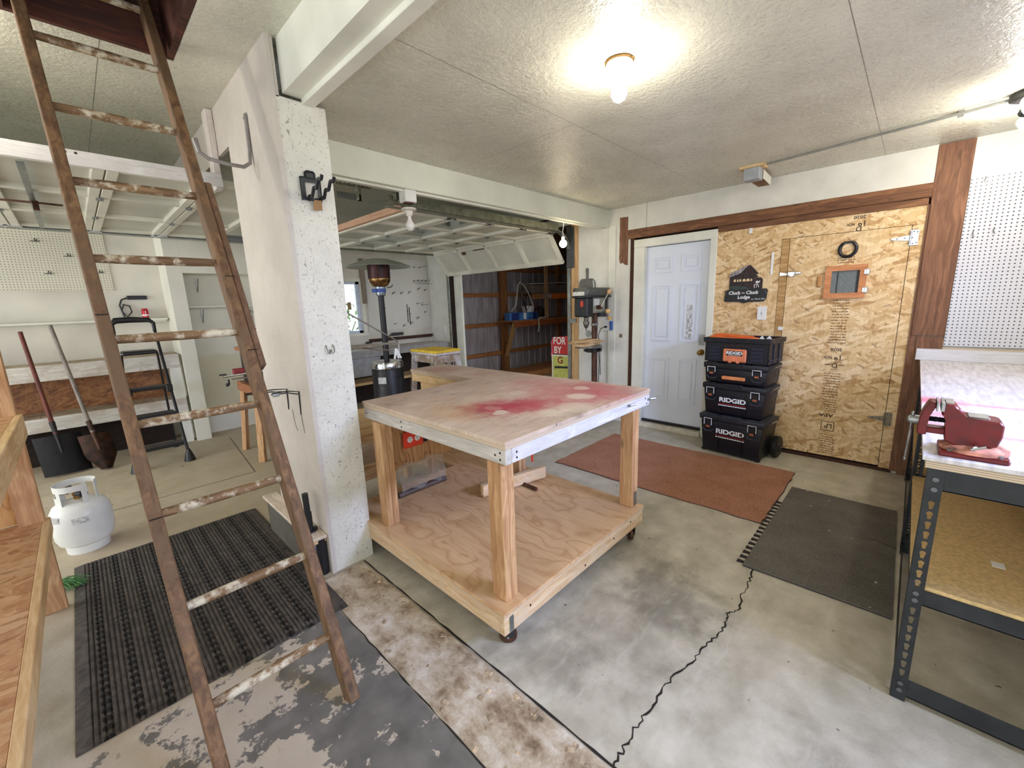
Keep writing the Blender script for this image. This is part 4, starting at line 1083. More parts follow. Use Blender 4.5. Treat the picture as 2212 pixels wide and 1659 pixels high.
for s_ in (-1, 1):
    for k in range(4):
        zz = z + .03 + k * .034
        rb.prism([(TBY + s_ * .19 - .045, zz), (TBY + s_ * .19 + .045, zz), (TBY + s_ * .19 + .055, zz + .02), (TBY + s_ * .19 - .055, zz + .02)], 0, .004, basis((x0 - .0005, 0, 0), (0, 1, 0), (0, 0, 1), (-1, 0, 0)))
    rb.box(x0 + .02, x0 + D - .02, TBY + s_ * .285 - .004, TBY + s_ * .285 + .004, z + .03, z + .05).box(x0 + .1, x0 + .11, TBY + s_ * .289 - .004, TBY + s_ * .289 + .004, z + .01, z + h - .05).box(x0 + .23, x0 + .24, TBY + s_ * .289 - .004, TBY + s_ * .289 + .004, z + .01, z + h - .05)
rb.build('ribs', plain('rib_navy', (26, 32, 56), .45), t)
vt = MB()
for k in range(11): vt.box(x0 - .0012, x0 + .001, TBY - .115 + k * .021, TBY - .108 + k * .021, z + .155, z + .172)
vt.build('vent_slots', rustM, t)
l = MB().box(x0 - .022, x0 - .002, TBY - .105, TBY + .105, z + .012, z + .135, .01).build('latch', plain('orange_latch', (228, 134, 92), .45), t)
MB().box(x0 - .0235, x0 - .02, TBY - .072, TBY + .072, z + .072, z + .118).build('name_plate', black, l)
MB().text('RIDGID', .036, onwall(x0 - .0238, TBY, z + .098), .0006, .0014, sx=1.2).box(x0 - .0245, x0 - .023, TBY - .055, TBY + .055, z + .076, z + .079).build('lettering', whiteink, l)
MB().box(x0 - .024, x0 - .02, TBY - .05, TBY - .02, z + .004, z + .03, .003).box(x0 - .024, x0 - .02, TBY + .02, TBY + .05, z + .004, z + .03, .003).build('latch_tooth', plain('orange_latch', (228, 134, 92), .45), l)
oc = MB().box(x0 + .03, x0 + .24, TBY - .11, TBY + .262, z + .195, z + .225, .006, Matrix.Translation((0, 0, .01)) @ Matrix.Translation((x0, TBY, z + .2)) @ Matrix.Rotation(radians(4), 4, 'X') @ Matrix.Translation((-x0, -TBY, -z - .2)))
for k in range(5): oc.box(x0 + .06 + k * .035, x0 + .07 + k * .035, TBY - .08, TBY + .24, z + .23, z + .238, .002, Matrix.Translation((0, 0, .01)) @ Matrix.Translation((x0, TBY, z + .2)) @ Matrix.Rotation(radians(4), 4, 'X') @ Matrix.Translation((-x0, -TBY, -z - .2)))
oo = oc.build('level_case', orange); tag(oo, 'flat orange plastic lid lying across the open top crate', 'lid')
pp = MB()
for yy, xx in ((-.17, .06), (-.22, .09)): pp.prism([(0, 0), (.05, .0), (.03, .03)], 0, .002, basis((x0 + xx, TBY + yy, z + h - .002), (0, -1, 0), (0, 0, 1), (-1, 0, 0)))
for o in list(bpy.data.objects):
    if o.get('group') == 'stacked tool boxes': o.rotation_euler = (0, 0, TBR)
oo.location = Vector((TBX, TBY, 0)) + Matrix.Rotation(TBR, 3, 'Z') @ (oo.location - Vector((TBX, TBY, 0))); oo.rotation_euler = (0, 0, TBR)
pp = pp.build('paper_scrap', whitepl); pp.location = Vector((TBX, TBY, 0)) + Matrix.Rotation(TBR, 3, 'Z') @ (pp.location - Vector((TBX, TBY, 0))); pp.rotation_euler = (0, 0, TBR)
tag(pp, 'white paper corners sticking up behind the top crate rim', 'paper')

# ------------------------------------------------------------------ hung on the back wall
sg = thing('wooden_sign', 'black painted wooden sign with small lodge and white hand lettering', 'sign', (XW - .012, 1.24, 1.48))
xs_ = XW - .012
E2 = lambda x: basis((x, 0, 0), (0, 1, 0), (0, 0, 1), (-1, 0, 0))
bd = [(1.055, 1.51), (1.048, 1.595), (1.06, 1.612), (1.10, 1.612), (1.395, 1.612), (1.43, 1.602), (1.436, 1.50), (1.425, 1.492), (1.29, 1.488), (1.25, 1.474), (1.21, 1.486), (1.08, 1.488)]
MB().prism(bd[::-1], 0, .012, E2(xs_ + .012)).build('board', black, sg)
hs = [(1.395, 1.612), (1.395, 1.735), (1.215, 1.845), (1.135, 1.755), (1.16, 1.75), (1.14, 1.73), (1.155, 1.72), (1.118, 1.72), (1.098, 1.70), (1.098, 1.612)]
g = G('painted_lodge', (40, 26, 24), .6); nn = g.noise(g.co((1, 60, 14)), 1.4, 4, .7); c = g.ramp(nn, [(.4, (22, 14, 14)), (.6, (58, 36, 34)), (.72, (126, 104, 90))]); g.color(c); lodgeM = g.m
MB().prism(hs, 0, .010, E2(xs_ + .011)).build('lodge', lodgeM, sg)
MB().prism([(1.397, 1.735), (1.397, 1.765), (1.222, 1.85), (1.30, 1.768)], 0, .004, E2(xs_ - .0005 + .002)).build('roof', plain('grey_roof', (150, 146, 148), .6, var=.2, scale=40), sg)
wn = MB()
for yy, r in ((1.26, .014), (1.225, .015), (1.345, .010), (1.318, .007), (1.295, .009), (1.195, .007)):
    wn.prism([(yy - r, 1.688), (yy - r, 1.70), (yy - r * .6, 1.712), (yy + r * .6, 1.712), (yy + r, 1.70), (yy + r, 1.688)], 0, .002, E2(xs_ - .0002))
wn.build('lit_windows', plain('pale_yellow', (232, 206, 160), .5), sg)
wn = MB().tube([(xs_ - .001, 1.165, 1.62), (xs_ - .001, 1.166, 1.652), (xs_ - .001, 1.15, 1.66), (xs_ - .001, 1.135, 1.652), (xs_ - .001, 1.128, 1.625)], .0032, 5).bar((xs_ - .001, 1.148, 1.655), (xs_ - .001, 1.147, 1.62), .006, .003)
wn.prism([(1.16, 1.675), (1.145, 1.69), (1.13, 1.678), (1.118, 1.695), (1.122, 1.672), (1.14, 1.665)], 0, .002, E2(xs_ - .0002)).build('white_marks', whiteink, sg)
MB().prism([(1.395, 1.612), (1.39, 1.645), (1.33, 1.65), (1.25, 1.64), (1.2, 1.612)], 0, .002, E2(xs_ - .0004)).build('bushes', plain('dark_green_paint', (48, 62, 58), .6, var=.3, scale=40), sg)
xt = xs_ - .0008
MB().text('Cluck ~ Cluck', .046, onwall(xt, 1.262, 1.577), .0006, .0011, .12).text('Lodge', .046, onwall(xt, 1.255, 1.533), .0006, .0011, .12).text('est. March 2012', .019, onwall(xt, 1.125, 1.513), .0005, .0, .15).build('lettering', whiteink, sg)
MB().tube([(xt, 1.42, 1.59), (xt, 1.423, 1.555)], .002, 5).tube([(xt, 1.068, 1.598), (xt, 1.062, 1.59), (xt, 1.062, 1.56)], .002, 5).build('highlight', plain('dim_grey', (110, 110, 108), .6), sg)
sw = thing('light_switch', 'white light switch plate below the lodge sign on rough board', 'switch', (XW - .008, 1.082, 1.31))
MB().box(XW - .008, XW, 1.042, 1.124, 1.309, 1.439, .003).build('plate', whitepl, sw)
MB().box(XW - .012, XW - .007, 1.077, 1.09, 1.36, 1.39, .002).build('toggle', plain('toggle_grey', (190, 190, 192), .4), sw)
MB().cyl((XW - .009, 1.083, 1.405), (XW - .0075, 1.083, 1.405), .003, 8).cyl((XW - .009, 1.083, 1.345), (XW - .0075, 1.083, 1.345), .003, 8).build('screws', galv, sw)
tag(MB().box(XW - .008, XW, 1.02, 1.04, 1.735, 1.945, .001).cyl((XW - .011, 1.03, 1.75), (XW - .006, 1.03, 1.75), .005, 8).cyl((XW - .011, 1.03, 1.93), (XW - .006, 1.03, 1.93), .005, 8).build('metal_strip', whitepl), 'narrow white metal strip screwed upright beside gate latch', 'strip')
hsx = MB()
path = [(.47 + .056 * cos(a_), 1.912 + .062 * sin(a_)) for a_ in [radians(d) for d in range(125, 416, 12)]]
pts = [(XW - .010, y, z) for y, z in path]
hsx.tube(pts, .0135, 8)
hsx.bar((XW - .009, .435, 1.968), (XW - .009, .505, 1.968), .012, .018)
tag(hsx.build('horseshoe', blackmetal), 'black horseshoe nailed above the small window in the gate', 'horseshoe')
tag(MB().box(XW - .006, XW, .895, .935, 1.212, 1.245, .001).box(XW - .008, XW - .005, .900, .915, 1.225, 1.24).build('door_sensor', whitepl), 'tiny white plastic clip at gate edge above the tool crate', 'clip')
tag(MB().box(XW - .012, XW, 1.22, 1.25, 2.14, 2.19, .001).build('receiver_clip', whitepl), 'small white bracket below brown beam above the lodge sign', 'bracket')
# right hand pegboard
pbm = tag(MB().box(XW - .020, XW - .0125, -1.55, -.192, 1.115, 2.344).build('pegboard', pegright), 'large white pegboard on wall right of the brown post', 'pegboard')
for (y, z) in ((-.262, 2.31), (-.245, 1.945), (-.345, 1.957)):
    mb = MB().tube([(XW - .02, y, z), (XW - .06, y, z - .002), (XW - .072, y, z + .012)], .003, 6).tube([(XW - .022, y, z), (XW - .023, y - .012, z - .03)], .003, 6)
    tag(mb.build('peg_hook', galv), {(-.262): 'thin steel peg hook near top corner of right pegboard', (-.245): 'left steel peg hook of pair midway up right pegboard', (-.345): 'right steel peg hook of pair midway up right pegboard'}[y], 'hook', 'hooks on the right pegboard')

# ------------------------------------------------------------------ bench on bolted steel shelving
bt = thing('worktop', 'whitewashed plywood worktop with red spray streaks carried by steel shelving', 'worktop', (3.25, -.4, 0))
g = G('sprayed_worktop', (214, 212, 216), .45)
P = g.xyz(); st = g.noise(g.co((5, 40, 1), (0, 0, 1.57)), 1.1, 5, .6); n2 = g.noise(g.co(), 8, 5, .65)
c = g.ramp(st, [(.3, (186, 180, 180)), (.6, (222, 218, 220))]); c = g.mix(g.ramp(n2, [(.55, 0.0), (.72, .5)]), c, (150, 144, 146))
w = g.math('MULTIPLY', g.math('SUBTRACT', n2, .5), .12)
for bx, by, r, a, in ((2.95, -.12, .16, .8), (2.62, -.16, .14, .6), (2.4, -.10, .12, .5)): c = g.mix(g.math('MULTIPLY', g.blob(bx - 3.25, by + .4, r, w, .9, P[0], P[1]), a), c, (206, 84, 112))
for xx, hw in ((2.93, .022), (2.33, .018)):
    c = g.mix(g.math('MULTIPLY', g.inrange(g.math('ADD', P[0], g.math('MULTIPLY', w, .15)), xx - hw - 3.25, xx + hw - 3.25, .02), .6), c, (204, 104, 128))
g.color(c); wtM = g.m
MB().box(1.93, 4.635, -1.5, -.075, .985, 1.0, .001).build('top', wtM, bt)
MB().box(1.945, 4.63, -1.5, -.085, .955, .9845).build('plywood_layers', plyedge, bt)
tag(MB().box(4.635, 4.672, -1.5, -.045, 1.0, 1.088, .002).build('backsplash', lumber('splash_board', (222, 222, 226), (200, 198, 202), 'y', .5, knots=False)), 'white painted board standing at the back of the right worktop', 'board')
tag(MB().box(4.6725, 4.6885, -1.5, -.06, 1.0, 1.10, .002).build('ledger_board', plyedge), 'thin plywood strip behind white board under the pegboard', 'board')
def keyhole(cx_, cy_, s_=1.0):
    return [(cx_ + .0085 * s_ * cos(a_), cy_ + .0085 * s_ * sin(a_)) for a_ in [radians(d) for d in range(-40, 221, 20)]] + [(cx_ - .0042 * s_, cy_ - .022 * s_), (cx_ + .0042 * s_, cy_ - .022 * s_)]
def post(parent, x, y, sx, sy, h=.985):
    """slotted angle post, flanges toward +x/+y by sign"""
    W = .042
    for ax in (0, 1):
        if ax == 0: xd, zd = Vector((0, sy, 0)), Vector((-sx, 0, 0))
        else: xd, zd = Vector((sx, 0, 0)), Vector((0, -sy, 0))
        holes = [keyhole(W * .52, .05 + k * .0385) for k in range(int((h - .06) / .0385)) if not (abs(.05 + k * .0385 - .47) < .035 or .05 + k * .0385 > h - .10 or .05 + k * .0385 < .1)]
        mb = MB()
        M_ = basis((x, y, 0), xd, (0, 0, 1), xd.cross(Vector((0, 0, 1))))
        mb.plate([(0, 0), (W, 0), (W, h), (0, h)], holes, .003, M_)
        if ax == 0: A = mb
        else:
            me_ = bpy.data.meshes.new('t'); mb.bm.to_mesh(me_); A.bm.from_mesh(me_); bpy.data.meshes.remove(me_); mb.bm.free()
    p = A.build('post', greymetal, parent)
    if sx > 0 and sy < 0:
        for z in (h - .045, h - .082, .465, .437, .075, .045):
            MB().cyl((x - sx * .0, y + sy * .022, z), (x - sx * .006, y + sy * .022, z), .0085, 12).build('rivet', plain('rivet_steel', (112, 116, 118), .35, .7), p)
def unit(x0, x1, label):
    t = thing('shelving_unit', label, 'shelving', ((x0 + x1) / 2, -.4, 0), 'steel shelving under the right worktop')
    y1, y0 = -.095, -1.1
    for x, sx in ((x0, 1), (x1, -1)):
        for y, sy in ((y1, -1), (y0, 1)): post(t, x, y, sx, sy, .955)
    for z, hh in ((.87, .08), (.42, .06), (.02, .075)):
        MB().box(x0 + .004, x0 + .009, y0, y1 - .003, z, z + hh, .001).box(x0 + .004, x0 + .03, y0, y1 - .003, z, z + .004).build('beam', greymetal, t)
        MB().box(x1 - .009, x1 - .004, y0, y1 - .003, z, z + hh, .001).build('beam', greymetal, t)
        if z < .8: MB().box(x0 + .01, x1 - .01, y1 - .009, y1 - .004, z, z + hh * .6, .001).build('beam', greymetal, t)
        MB().box(x0 + .01, x1 - .01, y0 + .004, y0 + .009, z, z + hh, .001).build('beam', greymetal, t)
    MB().box(x0 + .010, x1 - .010, y0 + .01, y1 - .002, .482, .496).build('shelf_board', particle, t)
    MB().box(x0 + .010, x1 - .010, y0 + .01, y1 - .01, .93, .95).build('shelf_board', particle, t)
    return t
unit(1.972, 3.235, 'dark grey slotted steel shelving unit nearest, with particle board shelf')
unit(3.285, 4.57, 'dark grey slotted steel shelving unit at the partition end')
tag(MB().box(2.30, 2.345, -.36, -.325, .4965, .498).build('paper_label', whitepl), 'small white label stuck on the near particle board shelf', 'label')

# ------------------------------------------------------------------ bench vise
vs = thing('bench_vise', 'dark red steel bench vise bolted to the near worktop corner', 'vise', (2.04, -.19, 1.0))
redv = plain('vise_red', (104, 16, 16), .42, .1, var=.14, scale=20)
steel = plain('vise_steel', (150, 152, 150), .35, .9, var=.12)
dustM = plain('saw_dust_red', (176, 120, 100), .8, var=.3, scale=30)
X_ = 2.04
MB().box(1.96, 2.12, -.272, -.112, 1.0, 1.018, .004).build('base_plate', redv, vs)
MB().lathe([(.082, 0), (.082, .012), (.07, .02), (.06, .024)], 28, Matrix.Translation((X_, -.195, 1.018))).build('swivel', dustM, vs)
EV = basis((X_ + .045, 0, 0), (0, 1, 0), (0, 0, 1), (1, 0, 0))
rear = [(-.105, 1.052), (-.105, 1.128), (-.098, 1.138), (-.088, 1.142), (-.090, 1.162), (-.094, 1.172), (-.094, 1.186), (-.118, 1.186), (-.130, 1.174), (-.142, 1.152), (-.152, 1.142), (-.240, 1.140), (-.252, 1.128), (-.252, 1.085), (-.243, 1.048), (-.20, 1.038), (-.13, 1.038)]
MB().prism(rear[::-1], -.09, 0.0, EV, .004).build('fixed_jaw', redv, vs)
frontj = [(-.062, 1.160), (-.060, 1.145), (-.052, 1.138), (-.045, 1.13), (-.046, 1.06), (.0, 1.06), (-.002, 1.115), (-.015, 1.15), (-.032, 1.176), (-.042, 1.186), (-.072, 1.186), (-.074, 1.168)]
MB().prism(frontj[::-1], -.085, -.005, EV, .004).build('moving_jaw', redv, vs)
MB().box(X_ - .055, X_ + .055, -.094, -.084, 1.158, 1.189, .001).box(X_ - .055, X_ + .055, -.083, -.073, 1.158, 1.189, .001).build('jaw_plate', steel, vs)
MB().box(X_ - .03, X_ + .05, -.118, -.096, 1.186, 1.1895).box(X_ - .03, X_ + .04, -.215, -.16, 1.139, 1.146, .002).build('anvil_face', steel, vs)
MB().box(X_ - .025, X_ + .025, -.12, -.03, 1.065, 1.088, .003).build('slide_bar', redv, vs)
th_ = [(.0085 if k % 2 else .0105, k * .0035) for k in range(26)]
MB().lathe(th_, 12, basis((X_, -.115, 1.115), (1, 0, 0), (0, 0, 1), (0, 1, 0)) @ Matrix.Diagonal((1, 1, 1, 1))).build('screw', blackmetal, vs)
MB().cyl((X_, -.01, 1.105), (X_, .04, 1.105), .018, 18).ball((X_, .042, 1.105), .0165, 12).build('screw_head', steel, vs)
hb = MB().cyl((X_ - .004, .03, 1.125), (X_ - .03, .038, .955), .0065, 10).ball((X_ - .004, .03, 1.127), .011, 10).ball((X_ - .03, .038, .953), .011, 10)
hb.build('handle_bar', steel, vs)
MB().cyl((X_ - .055, -.19, 1.048), (X_ - .10, -.185, 1.052), .007, 8).cyl((X_ - .10, -.21, 1.062), (X_ - .095, -.175, 1.044), .0055, 8).build('lock_lever', chrome, vs)
for x, y in ((1.985, -.14), (2.095, -.14), (1.985, -.25), (2.095, -.25)): MB().cyl((x, y, 1.017), (x, y, 1.026), .010, 6).build('bolt', steel, vs)
def squash(o):
    for v in o.data.vertices:
        y = v.co.y - .19; z = v.co.z
        if y > -.0835: y = -.096 + (y + .0835) * .52
        elif z > .03: y = -.111 + (y + .094) * .88
        v.co.y = y + .19; v.co.z = z * .93
for o in vs.children: squash(o)
# ------------------------------------------------------------------ hardware on the pillar
bh = thing('hanging_hook', 'large painted J-shaped steel hook on left face of pillar', 'hook', (.83, 2.72, 2.3))
pts = [(.822, 2.735, 2.60), (.818, 2.735, 2.42), (.812, 2.735, 2.36), (.78, 2.735, 2.335), (.70, 2.735, 2.335), (.62, 2.735, 2.345), (.585, 2.735, 2.37), (.575, 2.735, 2.43)]
MB().tube(pts, [.010] * 6 + [.011, .013], 8).build('hook', plain('grey_painted_hook', (150, 144, 140), .45, .3), bh)
MB().tube([(.824, 2.735, 2.60), (.826, 2.735, 2.615)], [.012, .004], 8).cyl((.832, 2.735, 2.585), (.81, 2.735, 2.585), .006, 8).build('screw_end', chrome, bh)
tag(MB().box(.79, .83, 3.40, 3.49, 2.36, 2.838, .003).build('hanging_block', lumber('whitewash_z', (226, 218, 212), (196, 186, 178), 'z', .5, knots=False)), 'white painted stub of lumber hanging from loft ceiling near pillar', 'board')
wh = thing('wall_hanger', 'dark steel wall hanger with two wavy arms on pillar front', 'hanger', (.965, 2.35, 2.1))
MB().plate([(-.045, -.055), (.05, -.055), (.05, .055), (-.045, .055)], [[(-.03, -.04), (-.03, .035), (.033, .035), (.033, -.04)]], .004, ongable(.965, 2.335, 2.17)).box(.94, .995, 2.342, 2.348, 2.215, 2.262, .01).box(.915, 1.02, 2.333, 2.35, 2.222, 2.228).box(.915, .92, 2.333, 2.35, 2.115, 2.225).box(1.01, 1.015, 2.333, 2.35, 2.115, 2.225).build('frame', greymetal, wh)
for x0_ in (.945, 1.005):
    MB().tube([(x0_ - .0 + .012 * 0, 2.335 - k * .0125, 2.115 + .011 * sin(k * 1.25) + k * .0055) for k in range(16)], .0085, 8).build('arm', black, wh)
MB().prism([(-.02, 0), (.018, 0), (.022, -.045), (-.022, -.05)], 0, .003, basis((.985, 2.318, 2.118), (1, 0, 0), (.0, -.3, 1), (0, -1, -.3))).build('tag', plain('kraft_tag', (150, 116, 76), .7), wh)
tag(MB().tube([(.948, 2.348, 1.36), (.946, 2.335, 1.345), (.949, 2.33, 1.322), (.957, 2.33, 1.312), (.963, 2.332, 1.325), (.966, 2.345, 1.335), (.969, 2.332, 1.325), (.976, 2.33, 1.312), (.984, 2.33, 1.322), (.987, 2.335, 1.345), (.984, 2.348, 1.36)], .0035, 6).build('double_hook', galv), 'small double wire hook screwed into pillar front at eye level', 'hook')
ck = thing('clip_hook', 'dark wire tool clip sticking out of the pillar left face', 'hook', (.83, 2.55, 1.0))
MB().tube([(.828, 2.52, .96), (.825, 2.50, 1.10), (.77, 2.50, 1.112), (.70, 2.53, 1.108), (.70, 2.56, 1.095), (.78, 2.54, 1.095), (.828, 2.53, 1.08)], .0035, 6).build('wire', blackmetal, ck)
MB().tube([(.828, 2.72, .96), (.825, 2.70, 1.09), (.75, 2.70, 1.10), (.62, 2.73, 1.095), (.62, 2.75, 1.085), (.75, 2.72, 1.085), (.828, 2.72, 1.07)], .0035, 6).build('wire', blackmetal, ck)
MB().box(.70, .735, 2.53, 2.56, 1.085, 1.112, .005).build('jaw', galv, ck)
tag(MB().tube([(.829, 2.52, .97), (.828, 2.515, .92), (.829, 2.505, .86), (.829, 2.50, .85)], .0022, 5).tube([(.829, 2.66, .97), (.828, 2.65, .91), (.829, 2.63, .855), (.829, 2.61, .845)], .0022, 5).build('scuff_wire', plain('grey_wire', (128, 120, 112), .6)), 'two thin wires curving down the pillar below the tool clip', 'wire')
pb = thing('pillar_ledge', 'white topped wooden ledge fixed low along the pillar left face', 'ledge', (.78, 2.8, 0))
MB().prism([(.829, 2.36), (.76, 2.36), (.735, 2.385), (.735, 3.25), (.829, 3.25)], .235, .255, b=.003).build('top', lumber('ledge_white', (222, 210, 196), (190, 170, 146), 'y', .5, knots=False), pb)
MB().box(.745, .829, 2.50, 3.2, 0.0, .235, .004).build('side_panel', plain('grey_card', (92, 88, 78), .7), pb)
MB().box(.745, .78, 2.405, 2.50, 0, .235, .003).build('flashing', plain('blue_white_metal', (190, 196, 220), .3, .5), pb)
MB().cyl((.80, 2.40, 0), (.80, 2.40, .235), .028, 16).build('pipe', black, pb)
MB().box(.742, .829, 2.38, 2.46, .205, .235, .004).build('corner_block', paleX, pb)
rd = thing('black_rod', 'short black rod standing upright on the ledge beside the pillar', 'rod', (.775, 2.47, .255))
MB().cyl((.775, 2.47, .262), (.772, 2.47, .50), .017, 16).cyl((.775, 2.47, .268), (.775, 2.47, .38), .0195, 16).build('tube', black, rd)
MB().box(.745, .80, 2.44, 2.50, .255, .268, .004).box(.79, .815, 2.455, 2.485, .255, .277, .004).build('foot', black, rd)

# ------------------------------------------------------------------ wooden shelf unit at the left edge
su = thing('wooden_shelf', 'raw pine shelf unit with rough board shelves at left edge', 'shelf', (-.6, 2.0, 0))
for z in (.52, 1.09):
    MB().box(-1.0, -.283, .85, 3.22, z - .012, z).build('shelf_board', osbshelf, su)
    MB().box(-.283, -.255, .85, 3.22, z - (.07 if z < .6 else .115), z + .001, .003).build('front_rail', paleY, su)
    MB().box(-1.0, -.29, 3.13, 3.165, z - .10, z - .012, .003).build('cross_rail', paleX, su)
for y in (3.175, .87):
    MB().box(-.365, -.272, y, y + .038, 0.0, 1.47, .003).build('upright', pineZ, su)
    MB().box(-1.0, -.91, y, y + .038, 0.0, 1.47, .003).build('upright', pineZ, su)
MB().box(-.95, -.272, 3.214, 3.232, .525, 1.47).build('end_panel', plywood('end_ply', (206, 160, 100), (160, 106, 56), 'z', .55), su)

# ------------------------------------------------------------------ things in the garage bay, left
pt = thing('propane_tank', 'white propane tank standing on concrete beside the pine shelf', 'tank', (-.175, 3.96, 0))
T = Matrix.Translation((-.175, 3.96, 0))
tankM = plain('tank_white', (226, 228, 222), .35, var=.03, scale=6)
MB().lathe([(.02, .045), (.10, .048), (.135, .07), (.15, .11), (.152, .20), (.152, .255), (.147, .29), (.13, .325), (.10, .345), (.05, .355), (.02, .357)], 40, T).build('body', tankM, pt)
MB().lathe([(.105, 0), (.108, .0), (.112, .055), (.108, .055)], 32, T, False).build('foot_ring', tankM, pt)
cl_ = MB()
R_ = .105
def arc(a0, a1, z0, z1, th=.004, n=16):
    for k in range(n):
        a, b = radians(a0 + (a1 - a0) * k / n), radians(a0 + (a1 - a0) * (k + 1) / n)
        P_ = lambda r, t, z: (-.175 + r * cos(t), 3.96 + r * sin(t), z)
        q = [P_(R_, a, z0), P_(R_, b, z0), P_(R_, b, z1), P_(R_, a, z1)]; w_ = [P_(R_ - th, a, z0), P_(R_ - th, b, z0), P_(R_ - th, b, z1), P_(R_ - th, a, z1)]
        v = [cl_.bm.verts.new(p) for p in q + w_]
        for f in ((0, 1, 2, 3), (7, 6, 5, 4), (0, 4, 5, 1), (3, 2, 6, 7), (1, 5, 6, 2), (4, 0, 3, 7)): cl_.bm.faces.new([v[i] for i in f])
arc(-30, 300, .435, .475, n=40)
for a in (-30, 60, 125, 210, 285): arc(a, a + 15, .325, .436, n=3)
arc(125, 225, .335, .40, n=12)
cl_.build('collar', tankM, pt)
MB().cyl((-.175, 3.96, .35), (-.175, 3.96, .40), .018, 12).box(-.195, -.155, 3.93, 3.99, .385, .42, .004).build('valve_body', brass, pt)
MB().cyl((-.165, 3.93, .40), (-.14, 3.87, .405), .022, 14).cyl((-.20, 3.97, .41), (-.215, 3.97, .445), .026, 14).build('valve_knob', black, pt)
for a, z in ((200, .27), (255, .25)):
    mb = MB()
    for k in range(6):
        t0 = radians(a + k * 5)
        mb.box(-.0015, .0015, -.0068, .0068, z - .02, z + .02, 0, Matrix.Translation((-.175 + .1525 * cos(t0), 3.96 + .1525 * sin(t0), 0)) @ Matrix.Rotation(t0, 4, 'Z'))
    mb.build('faded_sticker', plain('faded_sticker', (200, 200, 196), .5, var=.15, scale=60), pt)
br = thing('broom_head', 'green bristled broom head lying behind pine shelf upright', 'broom', (-.27, 3.40, 0))
mb = MB()
for k in range(70):
    a = radians(random.uniform(-75, -15)); L_2 = random.uniform(.08, .13); z = random.uniform(.004, .035)
    p = Vector((-.31 + random.uniform(-.01, .03), 3.42 + random.uniform(-.02, .03), z + .02))
    mb.tube([p, p + Vector((cos(a) * L_2 * .5, sin(a) * L_2 * .5 * .6, .012)), p + Vector((cos(a) * L_2, sin(a) * L_2 * .6, -.02))], .0022, 4)
mb.build('bristles', plain('green_bristle', (86, 138, 76), .6, var=.2, scale=40), br)
MB().box(-.40, -.31, 3.40, 3.47, 0, .055, .008).build('block', plain('dark_green_block', (48, 82, 50), .5), br)
# shovels
def shovel(label, top, foot, bw, bl, handm, bladem, flat):
    top, foot = Vector(top), Vector(foot); d = (top - foot).normalized()
    t = thing('shovel', label, 'shovel', tuple(foot), 'shovels leaning by the left bench')
    neck = foot + d * (bl + .02)
    MB().tube([neck, neck + d * .4, top - d * .05, top], [.019, .017, .0165, .017], 12).build('handle', handm, t)
    MB().tube([foot + d * bl * .55, neck + d * .12], [.010, .024], 10).build('socket', bladem, t)
    mb = MB(); side = Vector((1, 0, 0)); nrm = side.cross(d).normalized(); g_ = []
    for i in range(9):
        v = i / 8; row = []
        wv = bw * (1 if flat else min(1, .35 + 1.6 * v) if v < .45 else 1)
        for j in range(9):
            u = j / 8 - .5
            bend = .05 * (2 * u) ** 2 * (1 if not flat else .9)
            row.append(mb.bm.verts.new(foot + side * u * wv + d * (v * bl) - nrm * (-.0) + nrm * (-bend) ))
        g_.append(row)
    for a, b in zip(g_, g_[1:]):
        for j in range(8): mb.bm.faces.new((a[j], a[j + 1], b[j + 1], b[j]))
    bmesh.ops.solidify(mb.bm, geom=mb.bm.faces[:], thickness=.004)
    mb.build('blade', bladem, t)
shovel('wide black bladed scoop shovel with red-brown handle, left of the pair', (-.375, 6.24, 1.44), (-.275, 5.98, .02), .34, .40, lumber('red_handle', (116, 56, 42), (78, 34, 26), 'z', knots=False), plain('black_blade', (24, 22, 22), .5), True)
shovel('digging shovel with grey weathered handle, right of the pair', (-.17, 6.24, 1.49), (-.005, 5.84, .02), .24, .38, lumber('grey_handle', (150, 142, 132), (110, 102, 94), 'z', knots=False), plain('rust_blade', (74, 50, 38), .6, .3, var=.3), False)
# left bench: two tiled tiers against the far wall
lb = thing('wall_bench', 'white fronted two-tier wall bench with dusty tiled tops', 'bench', (-.1, 6.5, 0))
tile = G('tile_top', (178, 160, 132), .7)
tn = tile.noise(tile.co(), 6, 4); tx = tile.math('FRACT', tile.math('MULTIPLY', tile.xyz()[0], 1 / .30)); ln = tile.math('LESS_THAN', tx, .015)
tile.color(tile.mix(ln, tile.ramp(tn, [(.3, (140, 120, 96)), (.7, (192, 176, 150))]), (92, 72, 52))); tileM = tile.m
for z, zf in ((1.085, .93), (.55, .41)):
    MB().box(-1.6, .80, 6.33, 6.79, z - .025, z).build('top', tileM, lb)
    MB().box(-1.6, .80, 6.315, 6.33, zf, z + .005, .003).build('front_board', lumber('bench_white', (226, 222, 212), (190, 182, 168), 'x', .5, knots=False, dirt=(190, 178, 164)), lb)
MB().box(.70, .80, 6.32, 6.42, .0, 1.08).build('end_post', trimM, lb)
MB().box(-1.6, .70, 6.74, 6.79, .55, 1.06).build('back_panel', osbdull, lb)
MB().box(-1.6, .66, 6.60, 6.70, .0, .41).build('under_shade', darkgap, lb)  # dark sheet standing in for the shade below the lower tier
lg = thing('wall_ledge', 'thin white ledge along the far wall above the left bench', 'shelf', (-.3, 6.72, 1.49))
MB().box(-1.7, .81, 6.66, 6.798, 1.495, 1.515, .002).build('board', trimM, lg)
MB().box(.68, .80, 6.70, 6.79, 1.475, 1.495).build('cleat', trimM, lg)
tag(MB().box(-1.7, .385, 6.784, 6.7995, 1.85, 2.50).build('pegboard', pegleft), 'cream pegboard on the far wall seen behind the ladder', 'pegboard')
